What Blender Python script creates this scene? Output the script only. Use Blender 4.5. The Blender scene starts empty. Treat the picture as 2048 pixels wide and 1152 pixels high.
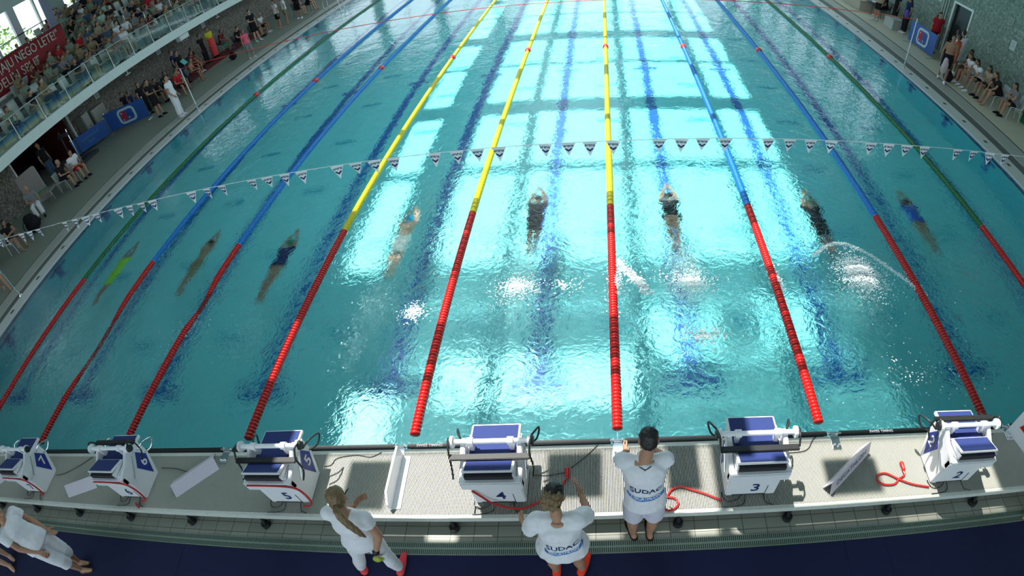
import bpy, bmesh, math, random
from mathutils import Matrix, Vector, noise
from mathutils.bvhtree import BVHTree
random.seed(7)
V = Vector
PI = math.pi
SC = bpy.context.scene
COL = SC.collection

# ---------------------------------------------------------------- camera, light, exposure
SC.view_settings.view_transform = 'Standard'
SC.view_settings.look = 'None'
SC.view_settings.exposure = 0.0
SC.view_settings.gamma = 1.0
cam = bpy.data.cameras.new('camera')
cam.type = 'PANO'                                  # action-camera lens: mild barrel, cropped off centre
cam.panorama_type = 'FISHEYE_LENS_POLYNOMIAL'
cam.sensor_width = 36
cam.fisheye_fov = PI
cam.fisheye_polynomial_k0 = 0
cam.fisheye_polynomial_k1 = -0.05450128233206879
cam.fisheye_polynomial_k2 = 6.054418259197307e-05
cam.fisheye_polynomial_k3 = 1.2355821430465461e-05
cam.fisheye_polynomial_k4 = -2.3451957589858634e-07
cam.shift_x = -220.901 / 2048
cam.shift_y = 263.3425 / 1152
cam.clip_start = 0.05
cam.clip_end = 400
cam_ob = bpy.data.objects.new('camera', cam)
COL.objects.link(cam_ob)
SC.camera = cam_ob
_r = V((0.99945757, -0.03248382, -0.00543746))
_u = V((0.02974783, 0.81947197, 0.57234673))
_w = V((0.01413616, 0.57219797, -0.81999369))
_m = Matrix((_r, _u, -_w)).transposed().to_4x4()
_m.translation = (-0.0232, -3.1521, 5.2104)
cam_ob.matrix_world = _m

SUN_DIR = V((0.275, -0.347, -1.0)).normalized()    # high sun ahead, a little from the left
sun = bpy.data.lights.new('sun', 'SUN')
sun.energy = 9.0
sun.angle = 0.0093
sun.color = (1.0, 0.97, 0.9)
sun_ob = bpy.data.objects.new('sun', sun)
COL.objects.link(sun_ob)
sun_ob.rotation_euler = SUN_DIR.to_track_quat('-Z', 'Y').to_euler()
sun_ob.location = (-10, 15, 40)
sun.cycles.is_caustics_light = True

world = bpy.data.worlds.new('sky')
SC.world = world
world.use_nodes = True
_bg = world.node_tree.nodes['Background']
_bg.inputs[0].default_value = (0.72, 0.9, 1.0, 1)
_bg.inputs[1].default_value = 2.6

def portal(name, loc, rot, sx, sy):
    l = bpy.data.lights.new(name, 'AREA')
    l.shape = 'RECTANGLE'
    l.size = sx
    l.size_y = sy
    l.cycles.is_portal = True
    o = bpy.data.objects.new(name, l)
    COL.objects.link(o)
    o.location = loc
    o.rotation_euler = rot
    return o

SC.cycles.max_bounces = 8
SC.cycles.diffuse_bounces = 3
SC.cycles.glossy_bounces = 4
SC.cycles.transmission_bounces = 6
SC.cycles.transparent_max_bounces = 8
SC.cycles.sample_clamp_indirect = 6
SC.cycles.use_denoising = True

# ---------------------------------------------------------------- materials
_mats = {}
def mat(name, col, rough=0.6, metal=0.0, var=0.12, scale=14.0, bump=0.0, bscale=None, spec=0.5, vec='Object', coat=0.0, alpha=None):
    if name in _mats:
        return _mats[name]
    m = bpy.data.materials.new(name)
    m.use_nodes = True
    nt = m.node_tree
    b = nt.nodes['Principled BSDF']
    b.inputs['Roughness'].default_value = rough
    b.inputs['Metallic'].default_value = metal
    b.inputs['Specular IOR Level'].default_value = spec
    b.inputs['Coat Weight'].default_value = coat
    tc = nt.nodes.new('ShaderNodeTexCoord')
    n = nt.nodes.new('ShaderNodeTexNoise')
    n.inputs['Scale'].default_value = scale
    n.inputs['Detail'].default_value = 3
    nt.links.new(tc.outputs[vec], n.inputs['Vector'])
    mx = nt.nodes.new('ShaderNodeMix')
    mx.data_type = 'RGBA'
    mx.inputs['A'].default_value = tuple(c * (1 - var) for c in col) + (1,)
    mx.inputs['B'].default_value = tuple(min(1, c * (1 + var)) for c in col) + (1,)
    nt.links.new(n.outputs['Fac'], mx.inputs['Factor'])
    nt.links.new(mx.outputs['Result'], b.inputs['Base Color'])
    if bump:
        bp = nt.nodes.new('ShaderNodeBump')
        bp.inputs['Strength'].default_value = 1
        bp.inputs['Distance'].default_value = bump
        n2 = nt.nodes.new('ShaderNodeTexNoise')
        n2.inputs['Scale'].default_value = bscale or scale * 3
        n2.inputs['Detail'].default_value = 3
        nt.links.new(tc.outputs[vec], n2.inputs['Vector'])
        nt.links.new(n2.outputs['Fac'], bp.inputs['Height'])
        nt.links.new(bp.outputs['Normal'], b.inputs['Normal'])
    _mats[name] = m
    return m

def mat_grid(name, col, grout, sx, sy, rough=0.35, mortar=0.02, offset=0.0, var=0.08, swap=None, spec=0.5):
    """rectangular tiles of sx by sy metres; swap picks which two object axes run across them"""
    m = bpy.data.materials.new(name)
    m.use_nodes = True
    nt = m.node_tree
    b = nt.nodes['Principled BSDF']
    b.inputs['Roughness'].default_value = rough
    b.inputs['Specular IOR Level'].default_value = spec
    tc = nt.nodes.new('ShaderNodeTexCoord')
    src = tc.outputs['Object']
    if swap:
        sp = nt.nodes.new('ShaderNodeSeparateXYZ')
        cb = nt.nodes.new('ShaderNodeCombineXYZ')
        nt.links.new(src, sp.inputs[0])
        nt.links.new(sp.outputs[swap[0]], cb.inputs[0])
        nt.links.new(sp.outputs[swap[1]], cb.inputs[1])
        src = cb.outputs[0]
    br = nt.nodes.new('ShaderNodeTexBrick')
    br.offset = offset
    br.inputs['Scale'].default_value = 1.0
    br.inputs['Brick Width'].default_value = sx
    br.inputs['Row Height'].default_value = sy
    br.inputs['Mortar Size'].default_value = mortar
    br.inputs['Mortar Smooth'].default_value = 0.1
    br.inputs['Color1'].default_value = tuple(c * (1 - var) for c in col) + (1,)
    br.inputs['Color2'].default_value = tuple(min(1, c * (1 + var)) for c in col) + (1,)
    br.inputs['Mortar'].default_value = grout + (1,)
    nt.links.new(src, br.inputs['Vector'])
    nt.links.new(br.outputs['Color'], b.inputs['Base Color'])
    _mats[name] = m
    return m

def mat_pebble(name, cols, scale, rough=0.7):
    m = bpy.data.materials.new(name)
    m.use_nodes = True
    nt = m.node_tree
    b = nt.nodes['Principled BSDF']
    b.inputs['Roughness'].default_value = rough
    tc = nt.nodes.new('ShaderNodeTexCoord')
    vo = nt.nodes.new('ShaderNodeTexVoronoi')
    vo.inputs['Scale'].default_value = scale
    nt.links.new(tc.outputs['Object'], vo.inputs['Vector'])
    sp = nt.nodes.new('ShaderNodeSeparateColor')
    nt.links.new(vo.outputs['Color'], sp.inputs[0])
    cr = nt.nodes.new('ShaderNodeValToRGB')
    e = cr.color_ramp.elements
    for i, c in enumerate(cols):
        el = e[i] if i < 2 else e.new(1.0)
        el.position = i / (len(cols) - 1)
        el.color = tuple(c) + (1,)
    nt.links.new(sp.outputs[0], cr.inputs['Fac'])
    nt.links.new(cr.outputs['Color'], b.inputs['Base Color'])
    bp = nt.nodes.new('ShaderNodeBump')
    bp.inputs['Distance'].default_value = 0.02
    bp.invert = True
    nt.links.new(vo.outputs['Distance'], bp.inputs['Height'])
    nt.links.new(bp.outputs['Normal'], b.inputs['Normal'])
    _mats[name] = m
    return m

WHITE = mat('white plastic', (0.82, 0.82, 0.84), 0.35, var=0.03)
WHITE_PAINT = mat('white painted metal', (0.75, 0.78, 0.76), 0.4, var=0.05)
CHROME = mat('brushed steel', (0.75, 0.76, 0.78), 0.22, 1.0, var=0.05, scale=60)
BLACK = mat('black rubber', (0.012, 0.013, 0.015), 0.5, var=0.3)
DARK = mat('dark plastic', (0.03, 0.03, 0.035), 0.5, var=0.2)
NAVY = mat('navy tread', (0.016, 0.035, 0.17), 0.75, var=0.35, scale=160, bump=0.002, bscale=400)
BLUEPL = mat('blue plate', (0.02, 0.04, 0.26), 0.4, var=0.05)
RED_CABLE = mat('red cable', (0.5, 0.02, 0.02), 0.4, var=0.1)
WOOD = mat('grey laminate', (0.33, 0.3, 0.27), 0.5, var=0.15)

# ---------------------------------------------------------------- mesh helpers
class MB:
    """collects pieces and links them as ONE mesh object"""
    def __init__(self):
        self.v = []
        self.f = []
        self.mi = []
        self.cur = 0
    def add(self, vs, fs):
        o = len(self.v)
        self.v.extend([tuple(p) for p in vs])
        for f in fs:
            self.f.append(tuple(i + o for i in f))
            self.mi.append(self.cur)
        return self
    def box(self, a, b, M=None):
        x0, y0, z0 = a
        x1, y1, z1 = b
        vs = [V((x, y, z)) for x in (x0, x1) for y in (y0, y1) for z in (z0, z1)]
        if M is not None:
            vs = [M @ p for p in vs]
        return self.add(vs, [(0, 1, 3, 2), (4, 6, 7, 5), (0, 4, 5, 1), (2, 3, 7, 6), (0, 2, 6, 4), (1, 5, 7, 3)])
    def prism(self, poly, lo, hi, ax=0, M=None):
        """poly in the plane across axis ax, pushed from lo to hi"""
        n = len(poly)
        vs = []
        for d in (lo, hi):
            for a, b in poly:
                p = [a, b]
                p.insert(ax, d)
                q = V(p)
                vs.append(M @ q if M is not None else q)
        fs = [tuple(range(n - 1, -1, -1)), tuple(range(n, 2 * n))]
        for i in range(n):
            j = (i + 1) % n
            fs.append((i, j, n + j, n + i))
        return self.add(vs, fs)
    def loft(self, rings, n=12, cap=True):
        """rings: (centre, a, b, u, v) ellipses"""
        vs = []
        for c, a, b, u, v in rings:
            for k in range(n):
                t = 2 * PI * k / n
                vs.append(c + u * (a * math.cos(t)) + v * (b * math.sin(t)))
        fs = []
        for r in range(len(rings) - 1):
            for k in range(n):
                j = (k + 1) % n
                fs.append((r * n + k, r * n + j, (r + 1) * n + j, (r + 1) * n + k))
        if cap:
            fs.append(tuple(range(n - 1, -1, -1)))
            fs.append(tuple((len(rings) - 1) * n + k for k in range(n)))
        return self.add(vs, fs)
    def limb(self, p, q, r0, r1, n=10, round_=True, fl=1.0):
        p, q = V(p), V(q)
        d = (q - p)
        L = d.length
        if L < 1e-6:
            d = V((0, 0, 1))
        else:
            d = d / L
        h = V((0, 0, 1)) if abs(d.z) < 0.9 else V((0, 1, 0))
        u = d.cross(h).normalized()
        v = u.cross(d).normalized()
        R = []
        if round_:
            for a in (80, 50, 22):
                a = math.radians(a)
                R.append((p - d * (r0 * math.sin(a)), r0 * math.cos(a), r0 * math.cos(a) * fl, u, v))
        R.append((p, r0, r0 * fl, u, v))
        R.append((q, r1, r1 * fl, u, v))
        if round_:
            for a in (22, 50, 80):
                a = math.radians(a)
                R.append((q + d * (r1 * math.sin(a)), r1 * math.cos(a), r1 * math.cos(a) * fl, u, v))
        return self.loft(R, n)
    def ell(self, c, r, M=None, n=14, m=9):
        c = V(c)
        vs = []
        for i in range(m + 1):
            t = PI * (i + 0.02) / (m + 0.04)
            for k in range(n):
                a = 2 * PI * k / n
                p = V((r[0] * math.sin(t) * math.cos(a), r[1] * math.sin(t) * math.sin(a), r[2] * math.cos(t)))
                vs.append(c + (M @ p if M is not None else p))
        fs = []
        for i in range(m):
            for k in range(n):
                j = (k + 1) % n
                fs.append((i * n + k, (i + 1) * n + k, (i + 1) * n + j, i * n + j))
        fs.append(tuple(range(n)))
        fs.append(tuple(m * n + k for k in range(n - 1, -1, -1)))
        return self.add(vs, fs)
    def tube(self, pts, r, n=8, smooth=True):
        pts = [V(p) for p in pts]
        if smooth and len(pts) > 2:
            pts = spline(pts)
        R = []
        up = V((0, 0, 1))
        for i, p in enumerate(pts):
            d = (pts[min(i + 1, len(pts) - 1)] - pts[max(i - 1, 0)])
            d = d.normalized() if d.length > 1e-9 else V((0, 1, 0))
            h = up if abs(d.dot(up)) < 0.95 else V((0, 1, 0))
            u = d.cross(h).normalized()
            v = u.cross(d).normalized()
            R.append((p, r, r, u, v))
        return self.loft(R, n)
    def mesh(self, name, mats, smooth=False, angle=None):
        me = bpy.data.meshes.new(name)
        me.from_pydata(self.v, [], self.f)
        mats = mats if isinstance(mats, (list, tuple)) else [mats]
        for m in mats:
            me.materials.append(m)
        if len(mats) > 1:
            me.polygons.foreach_set('material_index', self.mi)
        if smooth:
            me.polygons.foreach_set('use_smooth', [True] * len(me.polygons))
            if angle:
                try:
                    me.set_sharp_from_angle(angle=math.radians(angle))
                except Exception:
                    pass
        me.update()
        return me
    def build(self, name, mats, parent=None, smooth=False, angle=35, bevel=0):
        me = self.mesh(name, mats, smooth, angle)
        if bevel:
            bm = bmesh.new()
            bm.from_mesh(me)
            bmesh.ops.remove_doubles(bm, verts=bm.verts, dist=1e-5)
            bmesh.ops.recalc_face_normals(bm, faces=bm.faces)
            bmesh.ops.bevel(bm, geom=[e for e in bm.edges if len(e.link_faces) == 2 and e.calc_face_angle(0) > 0.5], offset=bevel, segments=2, affect='EDGES', clamp_overlap=True)
            bm.to_mesh(me)
            bm.free()
        return link(name, me, parent)

def spline(pts, k=6):
    out = []
    P = [pts[0]] + pts + [pts[-1]]
    for i in range(1, len(P) - 2):
        a, b, c, d = P[i - 1], P[i], P[i + 1], P[i + 2]
        for s in range(k):
            t = s / k
            out.append(0.5 * ((2 * b) + (c - a) * t + (2 * a - 5 * b + 4 * c - d) * t * t + (3 * b - a - 3 * c + d) * t ** 3))
    out.append(pts[-1])
    return out

def link(name, me, parent=None, loc=None):
    o = bpy.data.objects.new(name, me)
    COL.objects.link(o)
    if parent is not None:
        o.parent = parent
    if loc is not None:
        o.location = loc
    return o

def tag(o, label, cat, group=None, kind=None):
    o['label'] = label
    o['category'] = cat
    if group:
        o['group'] = group
    if kind:
        o['kind'] = kind
    return o

def empty(name, loc, rz=0, label=None, cat=None, group=None):
    o = bpy.data.objects.new(name, None)
    COL.objects.link(o)
    o.location = loc
    o.rotation_euler = (0, 0, rz)
    o.empty_display_size = 0.1
    if label:
        tag(o, label, cat, group)
    return o

def struct(o):
    o['kind'] = 'structure'
    return o

def copy_tree(o, parent=None):
    c = o.copy()
    COL.objects.link(c)
    c.parent = parent
    for ch in list(o.children):
        copy_tree(ch, c)
    return c

def text_mesh(name, s, size, m, mirror=False, depth=0.001, bold=0.0, align='CENTER'):
    cu = bpy.data.curves.new(name, 'FONT')
    cu.body = s
    cu.size = size
    cu.align_x = align
    cu.align_y = 'CENTER'
    cu.extrude = depth
    cu.offset = bold
    cu.resolution_u = 3
    ob = bpy.data.objects.new(name, cu)
    COL.objects.link(ob)
    dg = bpy.context.evaluated_depsgraph_get()
    me = bpy.data.meshes.new_from_object(ob.evaluated_get(dg))
    bpy.data.objects.remove(ob)
    bpy.data.curves.remove(cu)
    if mirror:
        me.transform(Matrix.Scale(-1, 4, V((1, 0, 0))))
        me.flip_normals()
    me.materials.clear()
    me.materials.append(m)
    return me

RECEIVERS = []
# ================================================================= the pool hall
TILE = mat_grid('pool tile', (0.2, 0.66, 0.69), (0.28, 0.72, 0.74), 0.25, 0.125, 0.4, 0.006, var=0.05)
TILE_W = mat_grid('pool wall tile', (0.05, 0.5, 0.6), (0.12, 0.56, 0.64), 0.25, 0.125, 0.4, 0.006, var=0.05, swap=(1, 2))
TILE_B = mat('dark blue tile', (0.002, 0.11, 0.4), 0.4, var=0.15, scale=8)
TILE_M = mat('pale blue inlet', (0.03, 0.38, 0.52), 0.4, var=0.05)
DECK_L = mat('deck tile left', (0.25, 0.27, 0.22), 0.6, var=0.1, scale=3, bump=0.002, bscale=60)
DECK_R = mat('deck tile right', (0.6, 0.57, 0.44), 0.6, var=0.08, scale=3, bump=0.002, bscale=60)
COPING = mat('pool edge tile', (0.62, 0.63, 0.6), 0.45, var=0.06, scale=6)
GUTTER = mat('gutter grate', (0.12, 0.13, 0.12), 0.6, var=0.3, scale=40)
STRIP = mat('edge strip tile', (0.42, 0.43, 0.38), 0.5, var=0.08, scale=6)
LINE_D = mat('drain line', (0.05, 0.055, 0.05), 0.7, var=0.1)
END_TILE = mat_grid('end floor tile', (0.33, 0.335, 0.28), (0.09, 0.09, 0.075), 0.262, 0.128, 0.5, 0.004, var=0.08)
CARPET = mat('blue matting', (0.004, 0.007, 0.05), 0.9, var=0.3, scale=120, bump=0.002, bscale=300)
STONE = mat_pebble('rough pebble stone', [(0.07, 0.06, 0.05), (0.2, 0.18, 0.15), (0.1, 0.09, 0.075), (0.3, 0.27, 0.22)], 17)
STONE_G = mat_pebble('green grey mosaic', [(0.1, 0.15, 0.12), (0.22, 0.3, 0.25), (0.14, 0.2, 0.17), (0.34, 0.4, 0.33)], 12)
PLASTER = mat('pale plaster', (0.55, 0.6, 0.57), 0.8, var=0.05, scale=2)
ROOF = mat('roof panel', (0.4, 0.42, 0.42), 0.8, var=0.05, scale=2)
BEAM = mat('pale green concrete', (0.78, 0.86, 0.82), 0.7, var=0.05, scale=5)
TIER = mat('tier concrete', (0.2, 0.22, 0.2), 0.8, var=0.15, scale=5)
DKRED = mat('dark red wall', (0.09, 0.008, 0.008), 0.7, var=0.2)
FRAME = mat('window frame', (0.5, 0.5, 0.52), 0.4, var=0.05)

XL, XR, DEP, YF = -15.0, 10.0, 2.0, 50.0

# pool floor with its lane lines and inlets
b = MB()
b.box((XL, 0, -DEP - .2), (XR, YF, -DEP))
b.cur = 1
for i in range(10):
    x = -13.75 + 2.5 * i
    z = -DEP + .002
    b.box((x - .125, 2, -DEP), (x + .125, YF - 2, z))
    b.box((x - .5, 2, -DEP), (x + .5, 2.25, z + .001))
    b.box((x - .35, 14.75, -DEP), (x + .35, 14.93, z + .001))
b.cur = 2
for x in (-12.5, -10, -7.5, -5, -2.5, 0, 2.5, 5, 7.5):
    for k in range(14):
        y = 3.4 + 2.5 * k
        b.box((x - .32, y - .09, -DEP), (x + .32, y + .09, -DEP + .003))
pf = struct(b.build('floor_pool', [TILE, TILE_B, TILE_M]))
# pool side walls, each with a dark blue cross every 2.5 m
def pool_side(name, x, s):
    b = MB()
    b.box((min(x, x + s * .3), -.3, -DEP - .2), (max(x, x + s * .3), YF + .3, -.02))
    b.cur = 1
    xi = x - s * .003
    a0, a1 = min(x, xi), max(x, xi)
    b.box((a0, 0, -.14), (a1, YF, -.03))
    for k in range(19):
        y = 1.1 + 2.5 * k
        b.box((a0, y - .13, -1.3), (a1, y + .13, -.3))
        b.box((a0, y - .38, -.62), (a1, y + .38, -.4))
    return struct(b.build(name, [TILE_W, TILE_B]))
pl = pool_side('wall_pool_left', XL, -1)
pr = pool_side('wall_pool_right', XR, 1)
b = MB(); b.box((XL - .3, -.35, -DEP - .2), (XR + .3, 0, .04)); pn = struct(b.build('wall_pool_near', TILE_W))
b = MB(); b.box((XL - .3, YF, -DEP - .2), (XR + .3, YF + .3, .0)); pfar = struct(b.build('wall_pool_far', TILE_W))
RECEIVERS += [pf, pl, pr, pn, pfar]

# side decks, in strips of constant width along the pool
def deck(name, x0, s, out, floor_mat):
    b = MB()
    def strip(a, c, mi, z=.0):
        b.cur = mi
        xa, xb = sorted((x0 + s * a, x0 + s * c))
        b.box((xa, -1.2 if a > 1 else -.0, -.25), (xb, 52, z))
    strip(0, .5, 0, .04)
    strip(.5, .9, 1, .0)
    strip(.9, 1.5, 2, .03)
    strip(1.5, 1.6, 3, .015)
    strip(1.6, out, 4, .03)
    b.cur = 3
    for k in range(40):                      # small dark fittings in the coping
        y = .6 + 1.25 * k
        xc = x0 + s * .27
        b.box((xc - .05, y - .07, .0), (xc + .05, y + .07, .043))
    return struct(b.build(name, [COPING, GUTTER, STRIP, LINE_D, floor_mat]))
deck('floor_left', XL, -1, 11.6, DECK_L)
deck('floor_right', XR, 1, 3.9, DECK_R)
b = MB(); b.box((-28, -14, -.25), (16, -.35, .05)); struct(b.build('floor', END_TILE))

# overflow grate and blue matting behind the starting platform
b = MB()
b.box((-16, -1.235, .05), (12, -1.085, .056))
b.cur = 1
for x in range(int(28 / .022)):
    xx = -16 + x * .022
    if -11 < xx < 7:
        b.box((xx, -1.147, .056), (xx + .011, -1.095, .0575))
        b.box((xx, -1.222, .056), (xx + .011, -1.168, .0575))
g = b.build('drain_grate', [mat('pale grate', (0.26, 0.33, 0.26), 0.5), mat('grate slot', (0.03, 0.045, 0.035), 0.6)])
tag(g, 'long slotted drain grate between the grey floor tiles and the blue matting', 'drain grate')
b = MB()
for k, (x0, x1) in enumerate([(-16, -9.2), (-9.195, -5.4), (-5.395, -1.6), (-1.595, 2.4), (2.405, 2.9), (2.905, 12)]):
    b.box((x0, -6, .05), (x1, -1.24, .062))
tag(b.build('floor_mat', CARPET), 'dark blue matting laid across the floor behind the starting blocks', 'mat')

# ----------------------------------------------------------------- starting platform
plat = empty('starting_platform', (-2.5, -.45, .05), 0, 'raised white slatted platform carrying the starting blocks along the pool end', 'platform')
def at(o, b, name, mats, **k):
    """build with world coordinates, then hang under o"""
    ob = b.build(name, mats, None, **k)
    ob.parent = o
    ob.matrix_parent_inverse = Matrix.Identity(4)
    ob.location = -V(o.location)
    return ob
b = MB()
b.box((-15.6, -.915, .215), (12, -.875, .298))
b.box((-15.6, -.875, .215), (12, -.36, .235))
b.box((-15.6, -.36, .12), (12, -.05, .235))
b.box((-15.6, -.10, .235), (12, -.05, .3))
for k in range(23):
    x = -15.6 + k * 1.22
    b.box((x, -.875, .235), (x + .02, -.1, .27))
at(plat, b, 'frame', mat('platform frame', (0.62, 0.64, 0.58), 0.5))
b = MB()
b.box((-15.6, -.875, .235), (12, -.10, .243))
at(plat, b, 'underlay', mat('platform underlay', (0.05, 0.085, 0.06), 0.7))
b = MB()
p = .0165
x = -11.6
while x < 7.2:
    b.box((x, -.875, .268), (x + .0078, -.10, .3))
    x += p
at(plat, b, 'grating', mat('grating slat', (0.46, 0.46, 0.4), 0.45, var=0.06))
for k in range(16):
    x = -10.19 + 1.2 * k + .0
    b = MB()
    b.limb((x, -.93, .06), (x, -.93, .12), .055, .05, 14, False)
    b.limb((x, -.93, .1), (x, -.9, .2), .022, .022, 10, False)
    at(plat, b, 'foot', BLACK, smooth=True)

# ----------------------------------------------------------------- left side: stone wall, alcove, stand
def wall(name, boxes, m):
    b = MB()
    for q in boxes:
        b.box(*q)
    return struct(b.build(name, m))
wall('wall_left', [((-22.3, -14, 0), (-22, 11.4, 2.3)), ((-22.3, 15.0, 0), (-22, 52, 2.3))], STONE)
wall('wall_alcove', [((-26.5, 11.1, 0), (-26.2, 15.3, 2.3)), ((-26.3, 11.1, 0), (-22.3, 11.4, 2.3)), ((-26.3, 15.0, 0), (-22.3, 15.3, 2.3))], DKRED)
b = MB(); b.box((-22.06, 11.36, 0), (-21.96, 11.42, 2.05)); b.box((-22.06, 14.98, 0), (-21.96, 15.04, 2.05)); struct(b.build('trim_1', WHITE_PAINT))
b = MB(); b.box((-20.8, 2, 2.05), (-20.5, 52, 2.45)); struct(b.build('trim_2', BEAM))
wall('floor_stand', [((-28, -14, 2.25), (-20.8, 52, 2.42))], BEAM)
b = MB()
for i in range(1, 7):
    x = -20.95 - .92 * i
    b.box((-28, 2 if i < 3 else 19.6, 2.42), (x, 52, 2.42 + .40 * i))
struct(b.build('floor_tiers', TIER))
b = MB(); b.box((-28, 2, 2.42), (-23.75, 19.6, 3.85)); struct(b.build('floor_walkway', TIER))
# outer wall behind the walkway: glazing between posts
b = MB()
b.box((-28.3, -14, 0), (-28, 52, 3.9))
b.box((-28.3, -14, 7.4), (-28, 52, 9.2))
for y0, y1 in [(-14, 9.5), (24.5, 29.0), (36, 38), (50, 52)]:
    b.box((-28.3, y0, 3.9), (-28, y1, 7.4))
struct(b.build('wall_outer_left', PLASTER))
n = 1
def window(boxes, glass=None):
    global n
    b = MB()
    for q in boxes:
        b.box(*q)
    o = struct(b.build('window_%d' % n, FRAME))
    n += 1
    return o
window([((-28.2, y, 3.9), (-28.05, y + w, 7.4)) for y, w in [(9.5, .12), (11.2, .3), (13.4, .1), (14.7, .5), (16.6, .12), (18.1, .18), (19.6, .5), (21.4, .12), (22.9, .12), (24.3, .2)]] + [((-28.2, 9.5, 3.9), (-28.05, 24.5, 4.1)), ((-28.2, 9.5, 5.9), (-28.05, 24.5, 5.96))])
window([((-28.2, y, 3.9), (-28.05, y + .12, 7.4)) for y in (29, 31.3, 33.6, 35.9)])
window([((-28.2, y, 3.9), (-28.05, y + .12, 7.4)) for y in (38, 41, 44, 47, 49.9)])
portal('window_daylight', (-28.35, 17, 5.65), (0, -PI / 2, 0), 3.5, 15)
portal('window_daylight', (-28.35, 39.5, 5.65), (0, -PI / 2, 0), 3.5, 21)

# ----------------------------------------------------------------- right wall
b = MB()
XW = 13.7
b.box((XW, -14, 0), (XW + .3, 17.0, 9.2))
b.box((XW, 18.35, 0), (XW + .3, 22.5, 9.2))
b.box((XW, 17.0, 2.2), (XW + .3, 18.35, 9.2))
b.box((XW, 22.5, 0), (XW + .3, 52, 3.2))
b.box((XW, 22.5, 8.0), (XW + .3, 52, 9.2))
for y0, y1 in [(25.2, 26.4), (29.2, 30.2), (33.2, 34.4), (38, 39.2), (43, 44.2), (48, 52)]:
    b.box((XW, y0, 3.2), (XW + .3, y1, 8.0))
struct(b.build('wall_right', STONE_G))
window([((XW + .1, y, 3.2), (XW + .2, y + .08, 8.0)) for y in (23.8, 27.8, 31.7, 36.2, 41.1, 46.1)])
portal('window_daylight', (XW + .35, 35.2, 5.6), (0, PI / 2, 0), 4.8, 25.5)
# dark doorway with a white frame
d = MB(); d.box((XW + .12, 17.0, 0), (XW + .18, 18.35, 2.2)); d = struct(d.build('door_1', mat('dark door glass', (0.01, 0.012, 0.015), 0.25)))
f = MB(); f.box((XW - .03, 16.94, 0), (XW + .02, 17.02, 2.28)); f.box((XW - .03, 18.33, 0), (XW + .02, 18.41, 2.28)); f.box((XW - .03, 17.02, 2.2), (XW + .02, 18.33, 2.28))
struct(f.build('trim_3', WHITE_PAINT))
f = MB(); f.box((XW - .02, 4, .03), (XW, 17.0, .13)); struct(f.build('baseboard_right', COPING))

# ----------------------------------------------------------------- far and rear walls
wall('wall_far', [((-28.3, 52, 0), (14, 52.3, 2.6)), ((-28.3, 52, 8.2), (14, 52.3, 9.2))] + [((x, 52, 2.6), (x + 1.1, 52.3, 8.2)) for x in (-28.3, -22, -16, -10.5, -5, .5, 6, 11.5)], PLASTER)
window([((x, 52.1, 2.6), (x + .1, 52.2, 8.2)) for x in (-24.5, -18.6, -12.9, -7.4, -1.9, 3.6, 9.1)])
portal('window_daylight', (-7, 52.35, 5.4), (PI / 2, 0, 0), 42, 5.6)
wall('wall_rear', [((-28.3, -14.3, 0), (14, -14, .9)), ((-28.3, -14.3, 8.4), (14, -14, 9.2))] + [((x, -14.3, .9), (x + .8, -14, 8.4)) for x in (-28.3, -22, -16, -10, -4, 2, 8, 13.2)], PLASTER)
portal('window_daylight', (-7, -14.35, 4.6), (-PI / 2, 0, 0), 42, 7.5)

# ----------------------------------------------------------------- roof with a long skylight
ZR = 9.2
def up(x, y, z0=0.0):
    return (x - .275 * (ZR - z0), y + .347 * (ZR - z0))
b = MB()
ox, oy = up(0, 0)
X0, X1 = -5.95 + ox, 3.85 + ox
Y0, Y1 = -1.08 + oy, 41 + oy
b.box((-28.3, -14.3, ZR), (X0, 52.3, ZR + .3))
b.box((X1 + 1.3, -14.3, ZR), (14, 52.3, ZR + .3))
b.box((X1, 4.6 + oy, ZR), (X1 + 1.3, 52.3, ZR + .3))
b.box((X1, -14.3, ZR), (X1 + 1.3, Y0, ZR + .3))
b.box((X0, -14.3, ZR), (X1, Y0, ZR + .3))
b.box((X0, Y1, ZR), (X1, 52.3, ZR + .3))
b.box((-4.9 + ox, 5.6 + oy, ZR), (-3.95 + ox, Y1, ZR + .12))                 # unseen roof strip placed to cast the long dark band
for yc, w in [(12.55, .9), (19.4, 1.0), (26.3, .9), (33.2, .9), (9.05, .3), (16.1, .22), (22.9, .22), (29.8, .22), (36.6, .3),]:
    b.box((X0, yc - w / 2 + oy, ZR), (X1 + 1.3, yc + w / 2 + oy, ZR + .1))
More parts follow.
